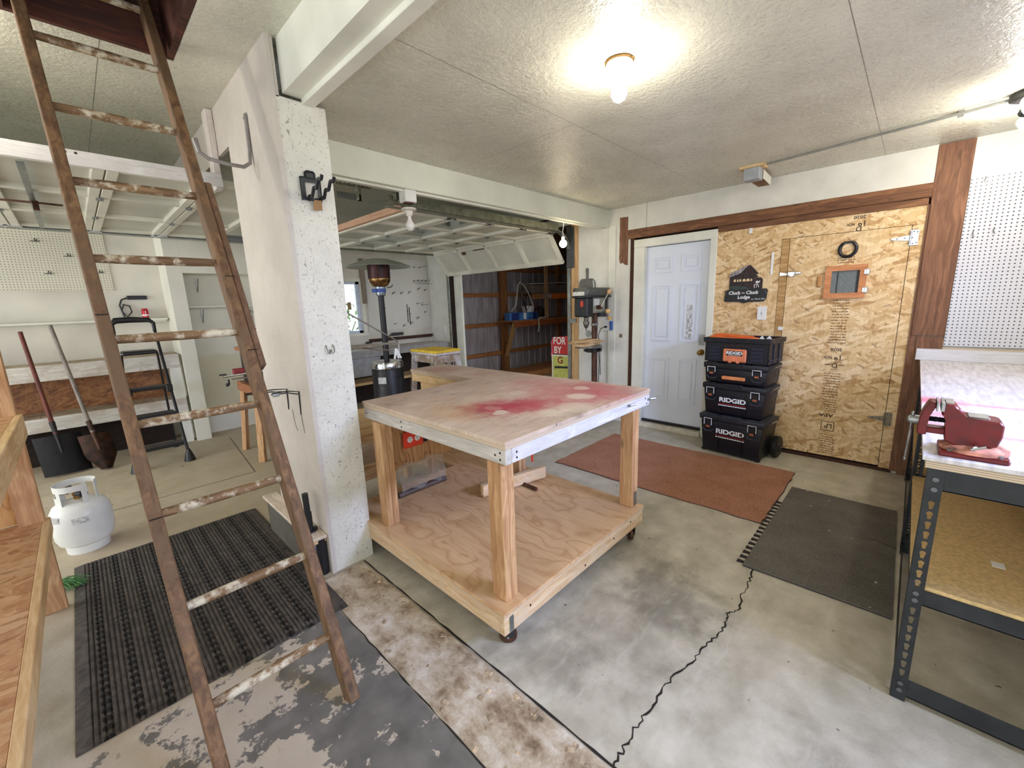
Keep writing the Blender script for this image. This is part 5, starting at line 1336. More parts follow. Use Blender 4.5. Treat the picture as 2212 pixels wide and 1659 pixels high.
for (x, z), lb_ in zip(((-.145, 2.36), (.075, 2.22), (-.10, 2.03), (.30, 2.05)), ('highest', 'second highest', 'lowest left', 'lowest right')):
    tag(MB().tube([(x, 6.785, z + .03), (x, 6.76, z), (x + .015, 6.72, z), (x + .02, 6.715, z + .02)], .004, 5).bar((x - .035, 6.782, z), (x + .035, 6.782, z), .006, .006).build('peg_hook', blackmetal), lb_ + ' wire peg hook on the cream left pegboard', 'hook', 'hooks on the left pegboard')
ps = thing('power_strip', 'black power strip with looped cord above ledge near red can', 'power strip', (.53, 6.78, 1.72))
MB().box(.48, .665, 6.765, 6.795, 1.745, 1.79, .006).build('body', black, ps)
MB().tube([(.48, 6.78, 1.765), (.43, 6.78, 1.745), (.405, 6.78, 1.68), (.42, 6.775, 1.60), (.455, 6.77, 1.545), (.50, 6.77, 1.60), (.49, 6.775, 1.67), (.44, 6.78, 1.69), (.415, 6.78, 1.62), (.43, 6.775, 1.53), (.42, 6.72, 1.52)], .008, 8).build('cord', black, ps)
cn = thing('drink_can', 'red drink can standing on the white wall ledge', 'can', (.615, 6.725, 1.515))
T = Matrix.Translation((.615, 6.725, 1.515))
MB().lathe([(.02, 0), (.024, .002), (.031, .010), (.0325, .02), (.0325, .10), (.026, .118), (.026, .121), (.022, .119)], 24, T).build('body', plain('can_red', (178, 30, 40), .3, .4), cn)
MB().lathe([(.0335, .035), (.0337, .05)], 24, T, False).box(-.003, .003, -.0335, -.030, .025, .095, 0, T).build('white_marks', whiteink, cn)
MB().lathe([(.0265, .1195), (.024, .1225)], 24, T).build('lid', chrome, cn)
# step ladder
sl_ = thing('step_ladder', 'black folding four-step ladder standing before the left bench', 'step ladder', (.42, 5.85, 0))
def SP(x, z): return (x, 5.50 + .37 * z, z)
for s_ in (-1, 1):
    xb, xt_ = .415 + s_ * .215, .435 + s_ * .165
    rail = [(xb + s_ * .0, 5.50, .03), (xb + (xt_ - xb) * .5, 5.50 + .37 * .72, .72), (xt_, 5.50 + .37 * 1.40, 1.40)]
    MB().tube(rail, .0145, 10).build('front_leg', blackmetal, sl_)
    MB().tube([(xb - s_ * .02, 6.22, .03), (xt_ - s_ * .02, 5.98, 1.15)], .011, 8).build('rear_leg', blackmetal, sl_)
    MB().lathe([(.052, 0), (.046, .03), (.020, .12), (.015, .13)], 14, Matrix.Translation((xb, 5.497, 0))).build('foot', black, sl_)
    MB().lathe([(.03, 0), (.026, .05), (.012, .08)], 12, Matrix.Translation((xb - s_ * .02, 6.22, 0))).build('foot', black, sl_)
    MB().box(xt_ - .028, xt_ + .028, 5.72, 5.77, .74, .82, .008).build('joint', black, sl_)
MB().tube([(.60, 6.02, 1.38), (.602, 6.035, 1.47), (.57, 6.045, 1.505), (.43, 6.05, 1.515), (.30, 6.045, 1.51), (.265, 6.035, 1.47), (.27, 6.02, 1.38)], [.016, .018, .026, .032, .032, .022, .016], 12).build('top_handle', black, sl_)
MB().box(.29, .58, 5.90, 6.16, 1.145, 1.185, .012).build('platform', black, sl_)
for z, w_ in ((.80, .17), (.52, .185), (.20, .20)):
    MB().box(.425 - w_, .425 + w_, 5.50 + .37 * z - .02, 5.50 + .37 * z + .14, z - .03, z, .006).build('step', black, sl_)
    MB().box(.425 - w_ + .01, .425 + w_ - .01, 5.50 + .37 * z - .012, 5.50 + .37 * z + .13, z, z + .004).build('tread', plain('tread_grey', (62, 60, 60), .6, var=.2), sl_)
# tool stand behind the pillar
ts = thing('saw_stand', 'wooden stand carrying a saw with steel rails, half hidden behind pillar', 'stand', (1.42, 5.1, 0))
for x, y in ((1.20, 4.85), (1.68, 4.85), (1.20, 5.35), (1.68, 5.35)):
    MB().bar((x + (x - 1.44) * .25, y + (y - 5.1) * .25, 0), (x, y, .78), .06, .045).build('leg', pineZ, ts)
MB().box(1.15, 1.73, 4.80, 5.40, .70, .80, .004).build('frame', lumber('stand_wood', (176, 118, 78), (120, 70, 42), 'x'), ts)
MB().box(1.17, 1.70, 4.84, 5.36, 1.145, 1.185, .003).build('top_board', lumber('stand_top', (176, 124, 86), (124, 78, 48), 'x'), ts)
sa = thing('bench_saw', 'black bench saw body between the stand frame and its top board', 'saw', (1.42, 5.1, .80))
MB().box(1.20, 1.66, 4.88, 5.30, .80, 1.145, .012).build('body', black, sa)
MB().cyl((1.26, 4.865, 1.04), (1.40, 4.865, 1.04), .055, 20).build('motor', plain('motor_steel', (120, 122, 124), .35, .8), sa)
MB().cyl((.93, 4.86, .935), (1.75, 4.86, .955), .012, 10).cyl((1.0, 4.86, .90), (1.16, 4.86, .90), .009, 8).build('rail', chrome, sa)
MB().box(1.02, 1.12, 4.85, 4.90, .95, 1.0, .006).build('clamp', plain('clamp_red', (150, 42, 44), .5), sa)
MB().cyl((.97, 4.86, .90), (.97, 4.86, .85), .008, 8).ball((.955, 4.86, .85), .018, 10).bar((.90, 4.86, .955), (.96, 4.86, .955), .012, .012).build('lever', black, sa)
ob = thing('wire_bundle', 'tangle of black cords and wire handle on the saw stand', 'cord', (1.30, 4.9, 1.185))
MB().tube([(1.27, 4.9, 1.38), (1.27, 4.9, 1.55), (1.40, 4.9, 1.56), (1.42, 4.9, 1.53), (1.42, 4.9, 1.40), (1.28, 4.9, 1.38)], .007, 8).build('wire_handle', chrome, ob)
MB().tube([(1.26, 4.9, 1.34), (1.25, 4.88, 1.27), (1.30, 4.88, 1.21), (1.36, 4.88, 1.26), (1.33, 4.88, 1.33), (1.26, 4.89, 1.36), (1.30, 4.88, 1.30), (1.42, 4.88, 1.33)], .011, 8).build('cord', black, ob)
MB().box(1.27, 1.50, 4.88, 4.98, 1.185, 1.25, .008).build('tool_body', blackmetal, ob)
tag(MB().box(1.55, 1.68, 6.50, 6.548, 1.545, 1.585, .006).build('power_strip', black), 'short black power strip on niche wall beside the ladder rail', 'power strip')

# ------------------------------------------------------------------ garage bay, right
ht = thing('patio_heater', 'black patio heater with round reflector standing behind the pillar', 'heater', (2.68, 4.8, 0))
T = Matrix.Translation((2.68, 4.8, 0))
MB().lathe([(.195, .03), (.195, .78), (.185, .80)], 36, T).build('tank_housing', black, ht)
MB().lathe([(.205, .0), (.205, .03), (.19, .04)], 36, T).build('base', blackmetal, ht)
MB().lathe([(.197, .80), (.198, .855), (.185, .882), (.10, .895), (.04, .90)], 36, T).build('housing_cap', chrome, ht)
MB().box(-.05, .05, -.0025, .0025, .62, .70, 0, T @ Matrix.Translation((-.155, -.123, 0)) @ Matrix.Rotation(radians(-52), 4, 'Z')).build('label_plate', plain('label_silver', (206, 208, 206), .4), ht)
MB().tube([Vector((2.68 + .197 * cos(a_), 4.8 + .197 * sin(a_), z)) for a_, z in [(radians(270 + k * 5), .66 + (.02 if k in (0, 6) else .03)) for k in range(7)]], .007, 6).build('grip', blackmetal, ht)
MB().cyl((2.68, 4.8, .90), (2.68, 4.8, 1.69), .036, 20).build('pole', black, ht)
MB().lathe([(.04, 1.69), (.055, 1.70), (.06, 1.72), (.062, 1.80)], 24, T).build('neck', plain('neck_steel', (156, 164, 172), .3, .8), ht)
MB().lathe([(.064, 1.735), (.066, 1.775), (.064, 1.78)], 24, T, False).box(-.10, -.06, -.03, .03, 1.735, 1.78, .004, T).build('blue_tape', plain('blue_tape', (66, 96, 172), .5), ht)
MB().lathe([(.062, 1.80), (.09, 1.81), (.125, 1.86), (.132, 1.90), (.13, 1.905)], 32, T).build('burner_bowl', plain('bronzed', (140, 108, 70), .25, .9, var=.25), ht)
g = G('heater_mesh', (40, 24, 22), .4, .5); z_ = g.xyz()[2]; nn = g.noise(g.co((9, 9, 2)), 2, 3)
c = g.ramp(g.math('ADD', z_, g.math('MULTIPLY', nn, .06)), [(.0, (30, 22, 20)), (1.0, (30, 22, 20))]); c = g.ramp(nn, [(.35, (22, 16, 16)), (.6, (70, 32, 30)), (.75, (90, 60, 50))]); g.color(c)
MB().lathe([(.132, 1.905), (.135, 2.06), (.10, 2.075)], 32, T).build('emitter_screen', g.m, ht)
MB().lathe([(.12, 2.095), (.13, 2.10), (.385, 2.035), (.39, 2.04), (.28, 2.085), (.13, 2.128), (.05, 2.135), (.02, 2.135)], 48, T, False).build('reflector', plain('reflector_steel', (176, 180, 170), .38, .45, var=.05, scale=2), ht)
MB().lathe([(.135, 2.07), (.19, 2.08), (.17, 2.092), (.12, 2.094)], 32, T, False).build('reflector_hub', plain('cream_hub', (206, 206, 176), .4), ht)
MB().tube([(2.60, 4.72, 1.82), (2.575, 4.69, 1.83)], .006, 6).tube([(2.745, 4.75, 1.79), (2.79, 4.72, 1.80), (2.80, 4.71, 1.825)], .006, 6).build('knob_wire', blackmetal, ht)
st_ = thing('stool', 'worn wooden shop stool with yellow pad beside patio heater', 'stool', (3.12, 4.36, 0))
MB().box(2.93, 3.31, 4.08, 4.64, .955, .985, .006).build('seat', plain('worn_paint', (206, 196, 196), .6, var=.12, scale=9), st_)
legw = lumber('stool_leg', (176, 160, 142), (128, 106, 84), 'z', dirt=(200, 196, 196))
for x, y in ((2.97, 4.12), (3.27, 4.12), (2.97, 4.60), (3.27, 4.60)):
    ex = (x - 3.12) * .42; ey = (y - 4.36) * .30
    MB().bar((x + ex, y + ey, 0), (x, y, .955), .075, .04, (0, 1, 0), .004).build('leg', legw, st_)
MB().box(2.99, 3.25, 4.09, 4.11, .86, .95, .003).build('apron', legw, st_)
MB().box(2.99, 3.25, 4.61, 4.63, .86, .95, .003).build('apron', legw, st_)
MB().box(2.945, 2.965, 4.14, 4.58, .86, .95, .003).build('apron', legw, st_)
MB().box(3.275, 3.295, 4.14, 4.58, .86, .95, .003).build('apron', legw, st_)
MB().box(2.93, 3.31, 4.22, 4.25, .30, .36, .003).build('stretcher', legw, st_)
yp = thing('foam_pad', 'yellow ribbed foam pad lying on the wooden stool seat', 'pad', (3.12, 4.36, .985))
mb = MB().box(2.925, 3.315, 4.08, 4.64, .985, 1.015, .010)
mb.build('pad', yellow, yp)
mb = MB()
for k in range(7):
    y = 4.13 + k * .075
    mb.bar((2.96, y, 1.0155), (3.11, y + .035, 1.0155), .010, .004).bar((3.13, y, 1.0155), (3.28, y + .035, 1.0155), .010, .004)
mb.build('ridges', plain('yellow_ridge', (214, 176, 60), .6), yp)
fb = thing('far_workbench', 'grey edged workbench along the far wall under pegboard', 'workbench', (3.6, 6.35, 0))
MB().box(2.5, 4.62, 6.08, 6.60, .87, .90, .003).build('top', plain('bench_grey_top', (196, 188, 180), .5), fb)
MB().box(2.5, 4.62, 6.06, 6.08, .795, .905, .003).build('front_edge', plain('bench_edge', (150, 148, 146), .5), fb)
MB().box(2.5, 3.30, 6.10, 6.115, .50, .795).build('front_panel', plain('bench_panel', (158, 160, 164), .45), fb)
MB().box(2.5, 4.6, 6.12, 6.55, .36, .40).build('lower_shelf', paleX, fb)
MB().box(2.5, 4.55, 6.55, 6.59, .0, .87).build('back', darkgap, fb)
for x in (2.52, 3.32, 4.56): perfangle(fb, (x, 6.09, 0), (0, 0, 1), .80, .04, 'leg', blackmetal)
tag(MB().box(3.40, 4.66, 6.56, 6.61, .98, 1.03).build('dark_trim', darkwood), 'dark brown strip of wood on the wall behind far workbench', 'strip')
p2 = thing('power_strip', 'black power strip and cord lying over the far workbench', 'power strip', (3.85, 6.6, 1.03))
MB().box(3.82, 4.05, 6.57, 6.612, 1.055, 1.105, .008).build('body', black, p2)
MB().tube([(3.82, 6.59, 1.08), (3.76, 6.58, 1.05), (3.70, 6.56, 1.0), (3.55, 6.55, 1.0), (3.45, 6.58, 1.0), (3.40, 6.6, .97)], .009, 8).box(3.33, 3.42, 6.56, 6.61, .92, .99, .006).build('cord', black, p2)
tag(MB().box(3.435, 4.66, YF - .016, YF - .0002, 1.16, 2.36).build('pegboard', pegfar), 'white pegboard with many hooks on the far wall behind heater', 'pegboard')
hk = [(4.50, 2.24, 'long'), (4.38, 2.24, 'thin'), (4.36, 2.0, 'prong'), (4.45, 2.0, 'prong'), (4.53, 2.0, 'prong'), (4.61, 2.0, 'prong'), (3.92, 1.79, 'v'), (4.08, 1.79, 'v'), (4.24, 1.80, 'v'), (3.70, 1.53, 'thin'), (4.40, 1.60, 'long'), (4.50, 1.57, 'long'), (4.18, 1.47, 'drop'), (4.22, 1.42, 'drop'), (4.55, 1.44, 'thin'), (4.24, 1.26, 'v'), (4.08, 1.22, 'v'), (3.90, 1.26, 'thin'), (4.38, 1.34, 'v'), (4.44, 1.86, 'v'), (4.58, 1.84, 'v')]
rowname = {2.24: 'top', 2.0: 'second', 1.79: 'third', 1.80: 'third', 1.86: 'third', 1.84: 'third'}
for i, (x, z, k) in enumerate(hk):
    y = YF - .016; mb = MB()
    L3 = {'long': .20, 'thin': .07, 'prong': .15, 'v': .06, 'drop': .04}[k]
    mb.box(x - .008, x + .008, y - .005, y, z - .014, z + .012)
    mb.tube([(x, y, z), (x + .01, y - L3 * .9, z + .004), (x + .012, y - L3, z + .022)], .003, 5)
    if k == 'v': mb.tube([(x - .02, y - .003, z - .03), (x + .02, y - .04, z + .03)], .0025, 5)
    if k == 'drop': mb.box(x - .006, x + .006, y - .012, y - .003, z - .20, z + .12)
    if k == 'prong': mb.tube([(x, y, z - .01), (x + .03, y - .07, z - .05), (x + .08, y - .12, z - .06)], .0025, 5)
    tag(mb.build('peg_hook', plain('peg_steel', (84, 82, 80), .4, .5)), 'dark metal peg hook on the white far pegboard behind heater', 'hook', 'hooks on the far pegboard')
tag(MB().prism([(3.27 - k * 0, 0) for k in ()] or [(0, 0), (.06, .0), (.06, .12), (0, .12)], 0, .004, basis((3.10, YF + .02, 1.53), (1, 0, 0), (0, 0, 1), (0, -1, 0))).build('cardboard_piece', plain('kraft_card', (158, 138, 96), .7)), 'brown scrap of card stuck in the far window', 'card')
# folding wire tray on the hidden side of the pillar
wt = thing('wire_tray', 'folding mesh tray braced by wires on the far side of pillar', 'tray', (1.4, 2.95, 1.28))
g = G('tray_mesh', (176, 168, 156), .45, .6); mm = g.noise(g.co((300, 300, 1)), 1, 1); nn = g.noise(g.co(), 8, 5, .65)
g.color(g.mix(g.ramp(nn, [(.55, 0.0), (.7, .8)]), g.ramp(mm, [(.35, (110, 102, 92)), (.65, (196, 188, 176))]), (214, 204, 188)))
MB().prism([(1.095, 2.90), (1.73, 2.93), (1.72, 2.96), (1.095, 3.20)], 1.272, 1.277).build('mesh_sheet', g.m, wt)
MB().tube([(1.095, 2.895, 1.272), (1.735, 2.925, 1.278), (1.725, 2.965, 1.278), (1.095, 3.21, 1.276)], .006, 8).build('frame', chrome, wt)
MB().tube([(1.095, 2.92, 1.70), (1.34, 2.92, 1.535), (1.735, 2.92, 1.292), (1.745, 2.92, 1.27), (1.742, 2.92, 1.18)], .0055, 8).tube([(1.45, 2.94, 1.262), (1.70, 2.93, 1.22)], .005, 6).build('brace_wire', chrome, wt)
MB().tube([(1.70, 2.92, 1.155), (1.715, 2.92, 1.235), (1.722, 2.92, 1.235), (1.705, 2.93, 1.155)], .008, 8).tube([(1.755, 2.92, 1.155), (1.722, 2.92, 1.23), (1.715, 2.92, 1.23), (1.74, 2.93, 1.155)], .008, 8).build('clip', whitepl, wt)
mbx = thing('plywood_stand', 'pale plywood box stand hidden behind the left workbench leg', 'stand', (1.42, 3.0, 0))
MB().box(1.10, 1.95, 2.75, 3.3, .66, .72, .002).build('top', paleX, mbx)
MB().box(1.10, 1.95, 2.75, 3.3, .60, .66, .002).build('rail', pineX, mbx)
MB().box(1.14, 1.95, 2.80, 3.3, .40, .42).build('shelf', plywood('box_ply', (224, 194, 146), (186, 146, 96), 'x', .5), mbx)
MB().box(1.12, 1.95, 2.79, 2.82, .30, .398, .002).build('front_rail', pineX, mbx)
for x in (1.12, 1.90):
    MB().box(x, x + .05, 3.22, 3.29, 0, .60).build('leg', pineZ, mbx)
    MB().box(x, x + .05, 2.82, 2.88, 0, .30).build('leg', pineZ, mbx)

# drill press
dp = thing('drill_press', 'grey floor drill press with yellow knobs in corner by white door', 'drill press', (4.47, 2.86, 0))
cxd, cyd = 4.47, 2.86
T = Matrix.Translation((cxd, cyd, 0))
MB().box(4.24, 4.60, 2.72, 3.0, 0, .05, .01).build('base', greymetal, dp)
MB().cyl((cxd, cyd, .05), (cxd, cyd, 1.50), .036, 24).build('column', rustM, dp)
MB().lathe([(.05, .05), (.045, .12), (.036, .125)], 20, T).build('column_collar', blackmetal, dp)
MB().lathe([(.045, 1.245), (.045, 1.27)], 20, T).build('ring', galv, dp)
hm = plain('head_grey', (88, 90, 84), .45, .2); hd_ = plain('head_light', (158, 158, 140), .5)
MB().box(4.28, 4.60, 2.78, 2.94, 1.40, 1.60, .02).build('head', hd_, dp)
MB().prism([(4.13, 2.80), (4.17, 2.745), (4.62, 2.735), (4.66, 2.77), (4.66, 2.95), (4.62, 2.985), (4.17, 2.975), (4.13, 2.92)], 1.60, 1.70, b=.012).build('belt_cover', hm, dp)
MB().prism([(4.12, 2.80), (4.165, 2.735), (4.625, 2.725), (4.67, 2.765), (4.67, 2.955), (4.625, 2.995), (4.165, 2.985), (4.12, 2.92)], 1.585, 1.605).build('cover_rim', black, dp)
MB().box(4.165, 4.30, 2.765, 2.955, 1.36, 1.59, .015).build('front_housing', black, dp)
MB().prism([(2.78, 1.655), (2.94, 1.655), (2.94, 1.61), (2.78, 1.61)][::-1], 0, .004, E2(4.128)).build('name_label', plain('label_white', (216, 216, 210), .5, var=.12, scale=90), dp)
MB().box(4.157, 4.166, 2.82, 2.86, 1.48, 1.55, .004).box(4.150, 4.160, 2.83, 2.85, 1.50, 1.53).build('switch', redpl, dp)
MB().box(4.32, 4.44, 2.772, 2.781, 1.49, 1.57).build('spec_label', plain('label_white', (216, 216, 210), .5), dp)
MB().cyl((4.60, 2.86, 1.35), (4.60, 2.86, 1.58), .085, 24).build('motor', black, dp)
ch = [(.024, 1.36), (.03, 1.34), (.03, 1.33), (.022, 1.325), (.022, 1.315), (.036, 1.31), (.037, 1.27), (.030, 1.262), (.030, 1.255), (.022, 1.235), (.006, 1.215), (.006, 1.19)]
MB().lathe(ch[::-1], 18, Matrix.Translation((4.285, 2.86, 0))).build('chuck', plain('chuck_steel', (110, 104, 96), .35, .85), dp)
MB().cyl((4.40, 2.78, 1.47), (4.40, 2.725, 1.47), .025, 18).build('feed_hub', rustM, dp)
for (ex, ez) in ((.12, .165), (-.055, -.04), (.135, -.125)):
    p0 = Vector((4.40, 2.73, 1.47)); p1 = p0 + Vector((ex, -.03 if ex > 0 else -.12, ez))
    h_ = MB().cyl(p0, p1, .007, 8).build('feed_handle', chrome, dp)
    d_ = (p1 - p0).normalized()
    MB().tube([p1 - d_ * .012, p1 + d_ * .012, p1 + d_ * .035, p1 + d_ * .045], [.014, .024, .026, .012], 14).build('knob', creamM, h_)
MB().lathe([(.16, .985), (.165, .995), (.165, 1.01), (.16, 1.012)], 36, Matrix.Translation((4.33, 2.86, 0))).build('table', galv, dp)
MB().box(4.36, 4.54, 2.79, 2.93, .915, .985, .012).cyl((4.46, 2.95, .95), (4.46, 2.76, .95), .018, 12).cyl((4.25, 2.86, .955), (4.30, 2.86, .955), .016, 10).build('table_bracket', black, dp)
MB().tube([(4.36, 2.80, 1.38), (4.375, 2.795, 1.28), (4.40, 2.80, 1.22), (4.39, 2.80, 1.02)], .005, 6).tube([(4.50, 2.82, .92), (4.51, 2.815, .8), (4.50, 2.82, .5)], .005, 6).build('cord', black, dp)
for (a, zz, sx, lab, dxx) in ((.10, 1.012, .42, 'lowest', 0), (-.25, 1.045, .46, 'middle', -.03), (.05, 1.066, .40, 'topmost', -.05)):
    M_ = Matrix.Translation((4.31 + dxx, 2.86, zz)) @ Matrix.Rotation(a, 4, 'Z')
    tag(MB().box(-sx / 2, sx / 2, -.07, .07, 0, .02 if lab != 'lowest' else .032, .002, M_).build('scrap_board', paleX if lab != 'middle' else pineX), lab + ' scrap board of the pile on the drill press table', 'board', 'boards on the drill press table')
du = thing('dustpan', 'grey plastic dustpan hanging on wall above the drill press', 'dustpan', (XW - .02, 3.10, 1.62))
dpm = plain('dustpan_grey', (104, 104, 98), .5)
MB().prism([(3.225, 1.60), (3.225, 1.76), (3.215, 1.80), (3.185, 1.828), (3.03, 1.828), (2.995, 1.80), (2.985, 1.76), (2.985, 1.60)][::-1], 0, .03, E2(XW - .003), b=.006).build('pan', dpm, du)
MB().prism([(3.12, 1.825), (3.128, 1.94), (3.12, 1.962), (3.096, 1.962), (3.088, 1.94), (3.094, 1.825)], 0, .02, E2(XW - .004), b=.004).build('handle', dpm, du)
MB().tube([(XW - .035, 3.0, 1.80), (XW - .04, 2.99, 1.74), (XW - .035, 2.995, 1.66)], .010, 6).build('rim_marks', plain('pale_scuff', (190, 190, 188), .6), du)
oe = thing('wall_outlet', 'white and blue outlet box with plugged cord on white corner post', 'outlet', (XW - .03, 2.79, 1.16))
MB().box(XW - .035, XW - .018, 2.75, 2.85, 1.165, 1.30, .004).build('plate', whitepl, oe)
MB().box(XW - .05, XW - .018, 2.72, 2.752, 1.175, 1.29, .004).build('blue_box', plain('box_blue', (44, 96, 170), .4), oe)
MB().box(XW - .065, XW - .035, 2.79, 2.82, 1.205, 1.23, .005).tube([(XW - .06, 2.81, 1.215), (XW - .09, 2.85, 1.20), (XW - .10, 2.88, 1.12), (XW - .08, 2.87, .9), (XW - .08, 2.86, .6)], .005, 6).build('plug_cord', black, oe)
MB().tube([(XW - .03, 2.755, 1.31), (XW - .035, 2.74, 1.345), (XW - .03, 2.725, 1.315)], .005, 6).build('wire_stub', greymetal, oe)
tag(MB().box(XW - .008, XW, 2.60, 2.635, 1.085, 1.13, .001).build('latch_plate', plain('old_brass', (120, 104, 82), .5, .4)), 'small tarnished latch plate on the white post beside door', 'plate')
tag(MB().cyl((XW - .006, 3.09, 1.12), (XW, 3.09, 1.12), .045, 20).build('cover_plate', galv), 'round steel cover plate on the wall behind drill press', 'plate')
tag(MB().box(XW - .006, XW, 6.17, 6.21, 1.05, 1.18, .001).build('wall_switch', whitepl), 'slim white switch plate on wall left of garage opening', 'switch')
tag(MB().box(4.05, 4.45, 2.93, 3.0, .0, .05).build('floor_strip', darkwood), 'dark wooden strip on floor at foot of drill press', 'strip') if False else None

# ------------------------------------------------------------------ the shed beyond the opening
YS = 6.95
g = G('ribbed_siding', (172, 162, 164), .55, .15)
n2 = g.noise(g.co((3, 1, .6)), 3, 4); g.color(g.ramp(n2, [(.3, (150, 138, 140)), (.7, (190, 182, 184))])); sidM = g.m
mb = MB().box(4.86, 9.89, YS, YS + .03, 0, 3.0)
x = 4.90
while x < 9.8:
    mb.prism([(x, YS + .001), (x + .015, YS - .016), (x + .035, YS - .016), (x + .05, YS + .001)], 0, 3.0); x += .225
struct('wall_shed', mb, sidM)
struct('wall_shed_end', MB().box(9.9, 10.0, 2.4, 7.0, 0, 3.0), plain('dark_siding', (70, 62, 60), .7))
struct('wall_shed_side', MB().box(6.6, 10.0, 3.1, 3.15, 0, 3.0).box(4.8, 4.86, 3.1, 3.15, 0, 3.0), plain('dark_siding', (70, 62, 60), .7))  # unseen wall, its gap left open and sized to let sky light in
gw = lumber('girt_wood', (192, 132, 78), (136, 82, 42), 'x'); gz = lumber('girt_post', (178, 122, 72), (120, 72, 38), 'z')
for z in (.42, 1.08, 1.74, 2.30): struct('trim_20', MB().box(4.82, 9.9, YS - .058, YS - .018, z - .045, z + .045), gw)
struct('trim_21', MB().box(6.80, 6.90, YS - .15, YS - .06, 0, 2.8).box(6.905, 6.98, YS - .15, YS - .06, 0, 2.8), gz)
struct('trim_22', MB().box(8.9, 9.0, YS - .15, YS - .06, 0, 2.8), gz)
struct('roof_shed', MB().prism([(3.0, 2.95), (7.1, 2.62), (7.1, 2.68), (3.0, 3.01)], 0, 5.3, basis((4.8, 0, 0), (0, 1, 0), (0, 0, 1), (1, 0, 0))), plain('dark_roof', (84, 62, 48), .8))
for x in (5.4, 6.3, 7.2, 8.1, 9.0): struct('trim_23', MB().prism([(3.1, 2.80), (6.9, 2.48), (6.9, 2.62), (3.1, 2.94)], 0, .04, basis((x, 0, 0), (0, 1, 0), (0, 0, 1), (1, 0, 0))), darkwood)
sh = thing('shed_shelf', 'rough wooden shelf on diagonal brace against the metal shed wall', 'shelf', (8.0, 6.6, 1.0))
MB().box(6.62, 9.7, 6.28, YS - .16, 1.135, 1.165).build('top', gw, sh)
MB().box(6.68, 9.7, 6.285, 6.32, 1.02, 1.134, .003).build('front_board', lumber('orange_board', (176, 92, 44), (110, 54, 28), 'x'), sh)
MB().bar((6.70, 6.34, 1.12), (6.86, 6.78, .33), .045, .10, (1, 0, 0)).build('brace', lumber('brace_wood', (202, 160, 108), (158, 112, 66), 'z'), sh)
MB().bar((9.0, 6.34, 1.02), (9.0, 6.34, 0.0), .04, .09).build('leg', gz, sh)
us = thing('upper_rack', 'upper timber rack in shed with orange painted front beam', 'rack', (8.5, 6.6, 1.7))
MB().box(7.35, 9.7, 6.34, 6.38, 1.62, 1.74).build('beam', gw, us)
MB().box(8.02, 9.7, 6.325, 6.339, 1.62, 1.745).build('orange_beam', plain('orange_paint', (230, 116, 36), .5), us)
MB().box(7.70, 8.02, 6.325, 6.339, 1.63, 1.74).build('faded_beam', plain('faded_paint', (176, 150, 140), .6), us)
MB().box(7.35, 9.7, 6.39, 6.75, 1.73, 1.75).build('deck', darkwood, us)
MB().box(7.86, 7.95, 6.38, 6.43, 1.16, 2.5).build('post', pineZ, us)
for i, (z, x0_, x1_) in enumerate(((1.752, 7.42, 9.6), (1.79, 7.4, 9.6), (1.828, 7.45, 9.5), (1.866, 7.42, 9.6), (1.904, 7.44, 9.5))):
    tag(MB().box(x0_, x1_, 6.45, 6.72, z, z + .034, .003).build('plank', lumber('grey_plank', (164, 148, 136), (118, 102, 92), 'x')), ('lowest', 'second lowest', 'middle', 'second highest', 'highest grey')[i] + ' plank of the stack on the shed rack', 'plank', 'planks on the shed rack')
tag(MB().box(7.35, 9.6, 6.43, 6.60, 1.95, 1.97, .002, Matrix.Translation((7.1, 0, 1.95)) @ Matrix.Rotation(-.03, 4, 'Y') @ Matrix.Translation((-7.1, 0, -1.95))).build('white_board', whitewood), 'long white board laid over planks on the shed rack', 'board')
def bluebox(x, y, w, d, h, a, z, label, g1):
    t = thing('cardboard_box', label, 'box', (x, y, z), 'blue boxes on the shed shelf')
    M_ = Matrix.Translation((x, y, z)) @ Matrix.Rotation(a, 4, 'Z')
    MB().box(-w / 2, w / 2, -d / 2, d / 2, 0, h, .003, M_).build('carton', plain('box_blue_print', (66, 118, 184), .5, var=.2, scale=8), t)
    MB().box(-w / 2 + .05, -w / 2 + .25, -d / 2 - .002, -d / 2, .01, h - .01, 0, M_).build('dark_print', plain('dark_blue', (28, 48, 120), .5), t)
    if g1: MB().box(w * .18, w * .32, -d / 2 - .002, -d / 2, .02, h - .01, 0, M_).build('white_panel', whitepl, t)
    MB().box(w * .38, w * .42, -d / 2 - .002, -d / 2, .02, .06, 0, M_).box(w * .44, w * .48, -d / 2 - .002, -d / 2, .02, .06, 0, M_).build('mark', plain('dark_blue', (28, 48, 120), .5), t)
bluebox(6.88, 6.42, .56, .2, .17, -.18, 1.165, 'long blue carton with white panel at left end of shed shelf', True)
bluebox(7.35, 6.40, .30, .16, .16, .28, 1.165, 'shorter blue carton leaning beside the white bucket in shed', False)
bk = thing('bucket', 'white plastic bucket on the shed shelf holding pipes', 'bucket', (7.52, 6.66, 1.165))
T = Matrix.Translation((7.52, 6.66, 1.165))
MB().lathe([(.13, 0), (.155, .30), (.15, .30), (.128, .01)], 28, T, False).lathe([(.128, .004), (.13, .006)], 28, T).build('tub', whitepl, bk)
MB().lathe([(.157, .265), (.163, .27), (.163, .30), (.157, .302)], 28, T, False).build('rim', whitepl, bk)
MB().tube([(7.38, 6.6, 1.43), (7.42, 6.50, 1.52), (7.56, 6.48, 1.50), (7.66, 6.58, 1.43)], .005, 6).build('bail', galv, bk)
tag(MB().cyl((7.47, 6.62, 1.25), (6.95, 6.45, 2.02), .018, 10).build('metal_pipe', chrome), 'shiny steel pipe leaning out of the bucket in the shed', 'pipe')
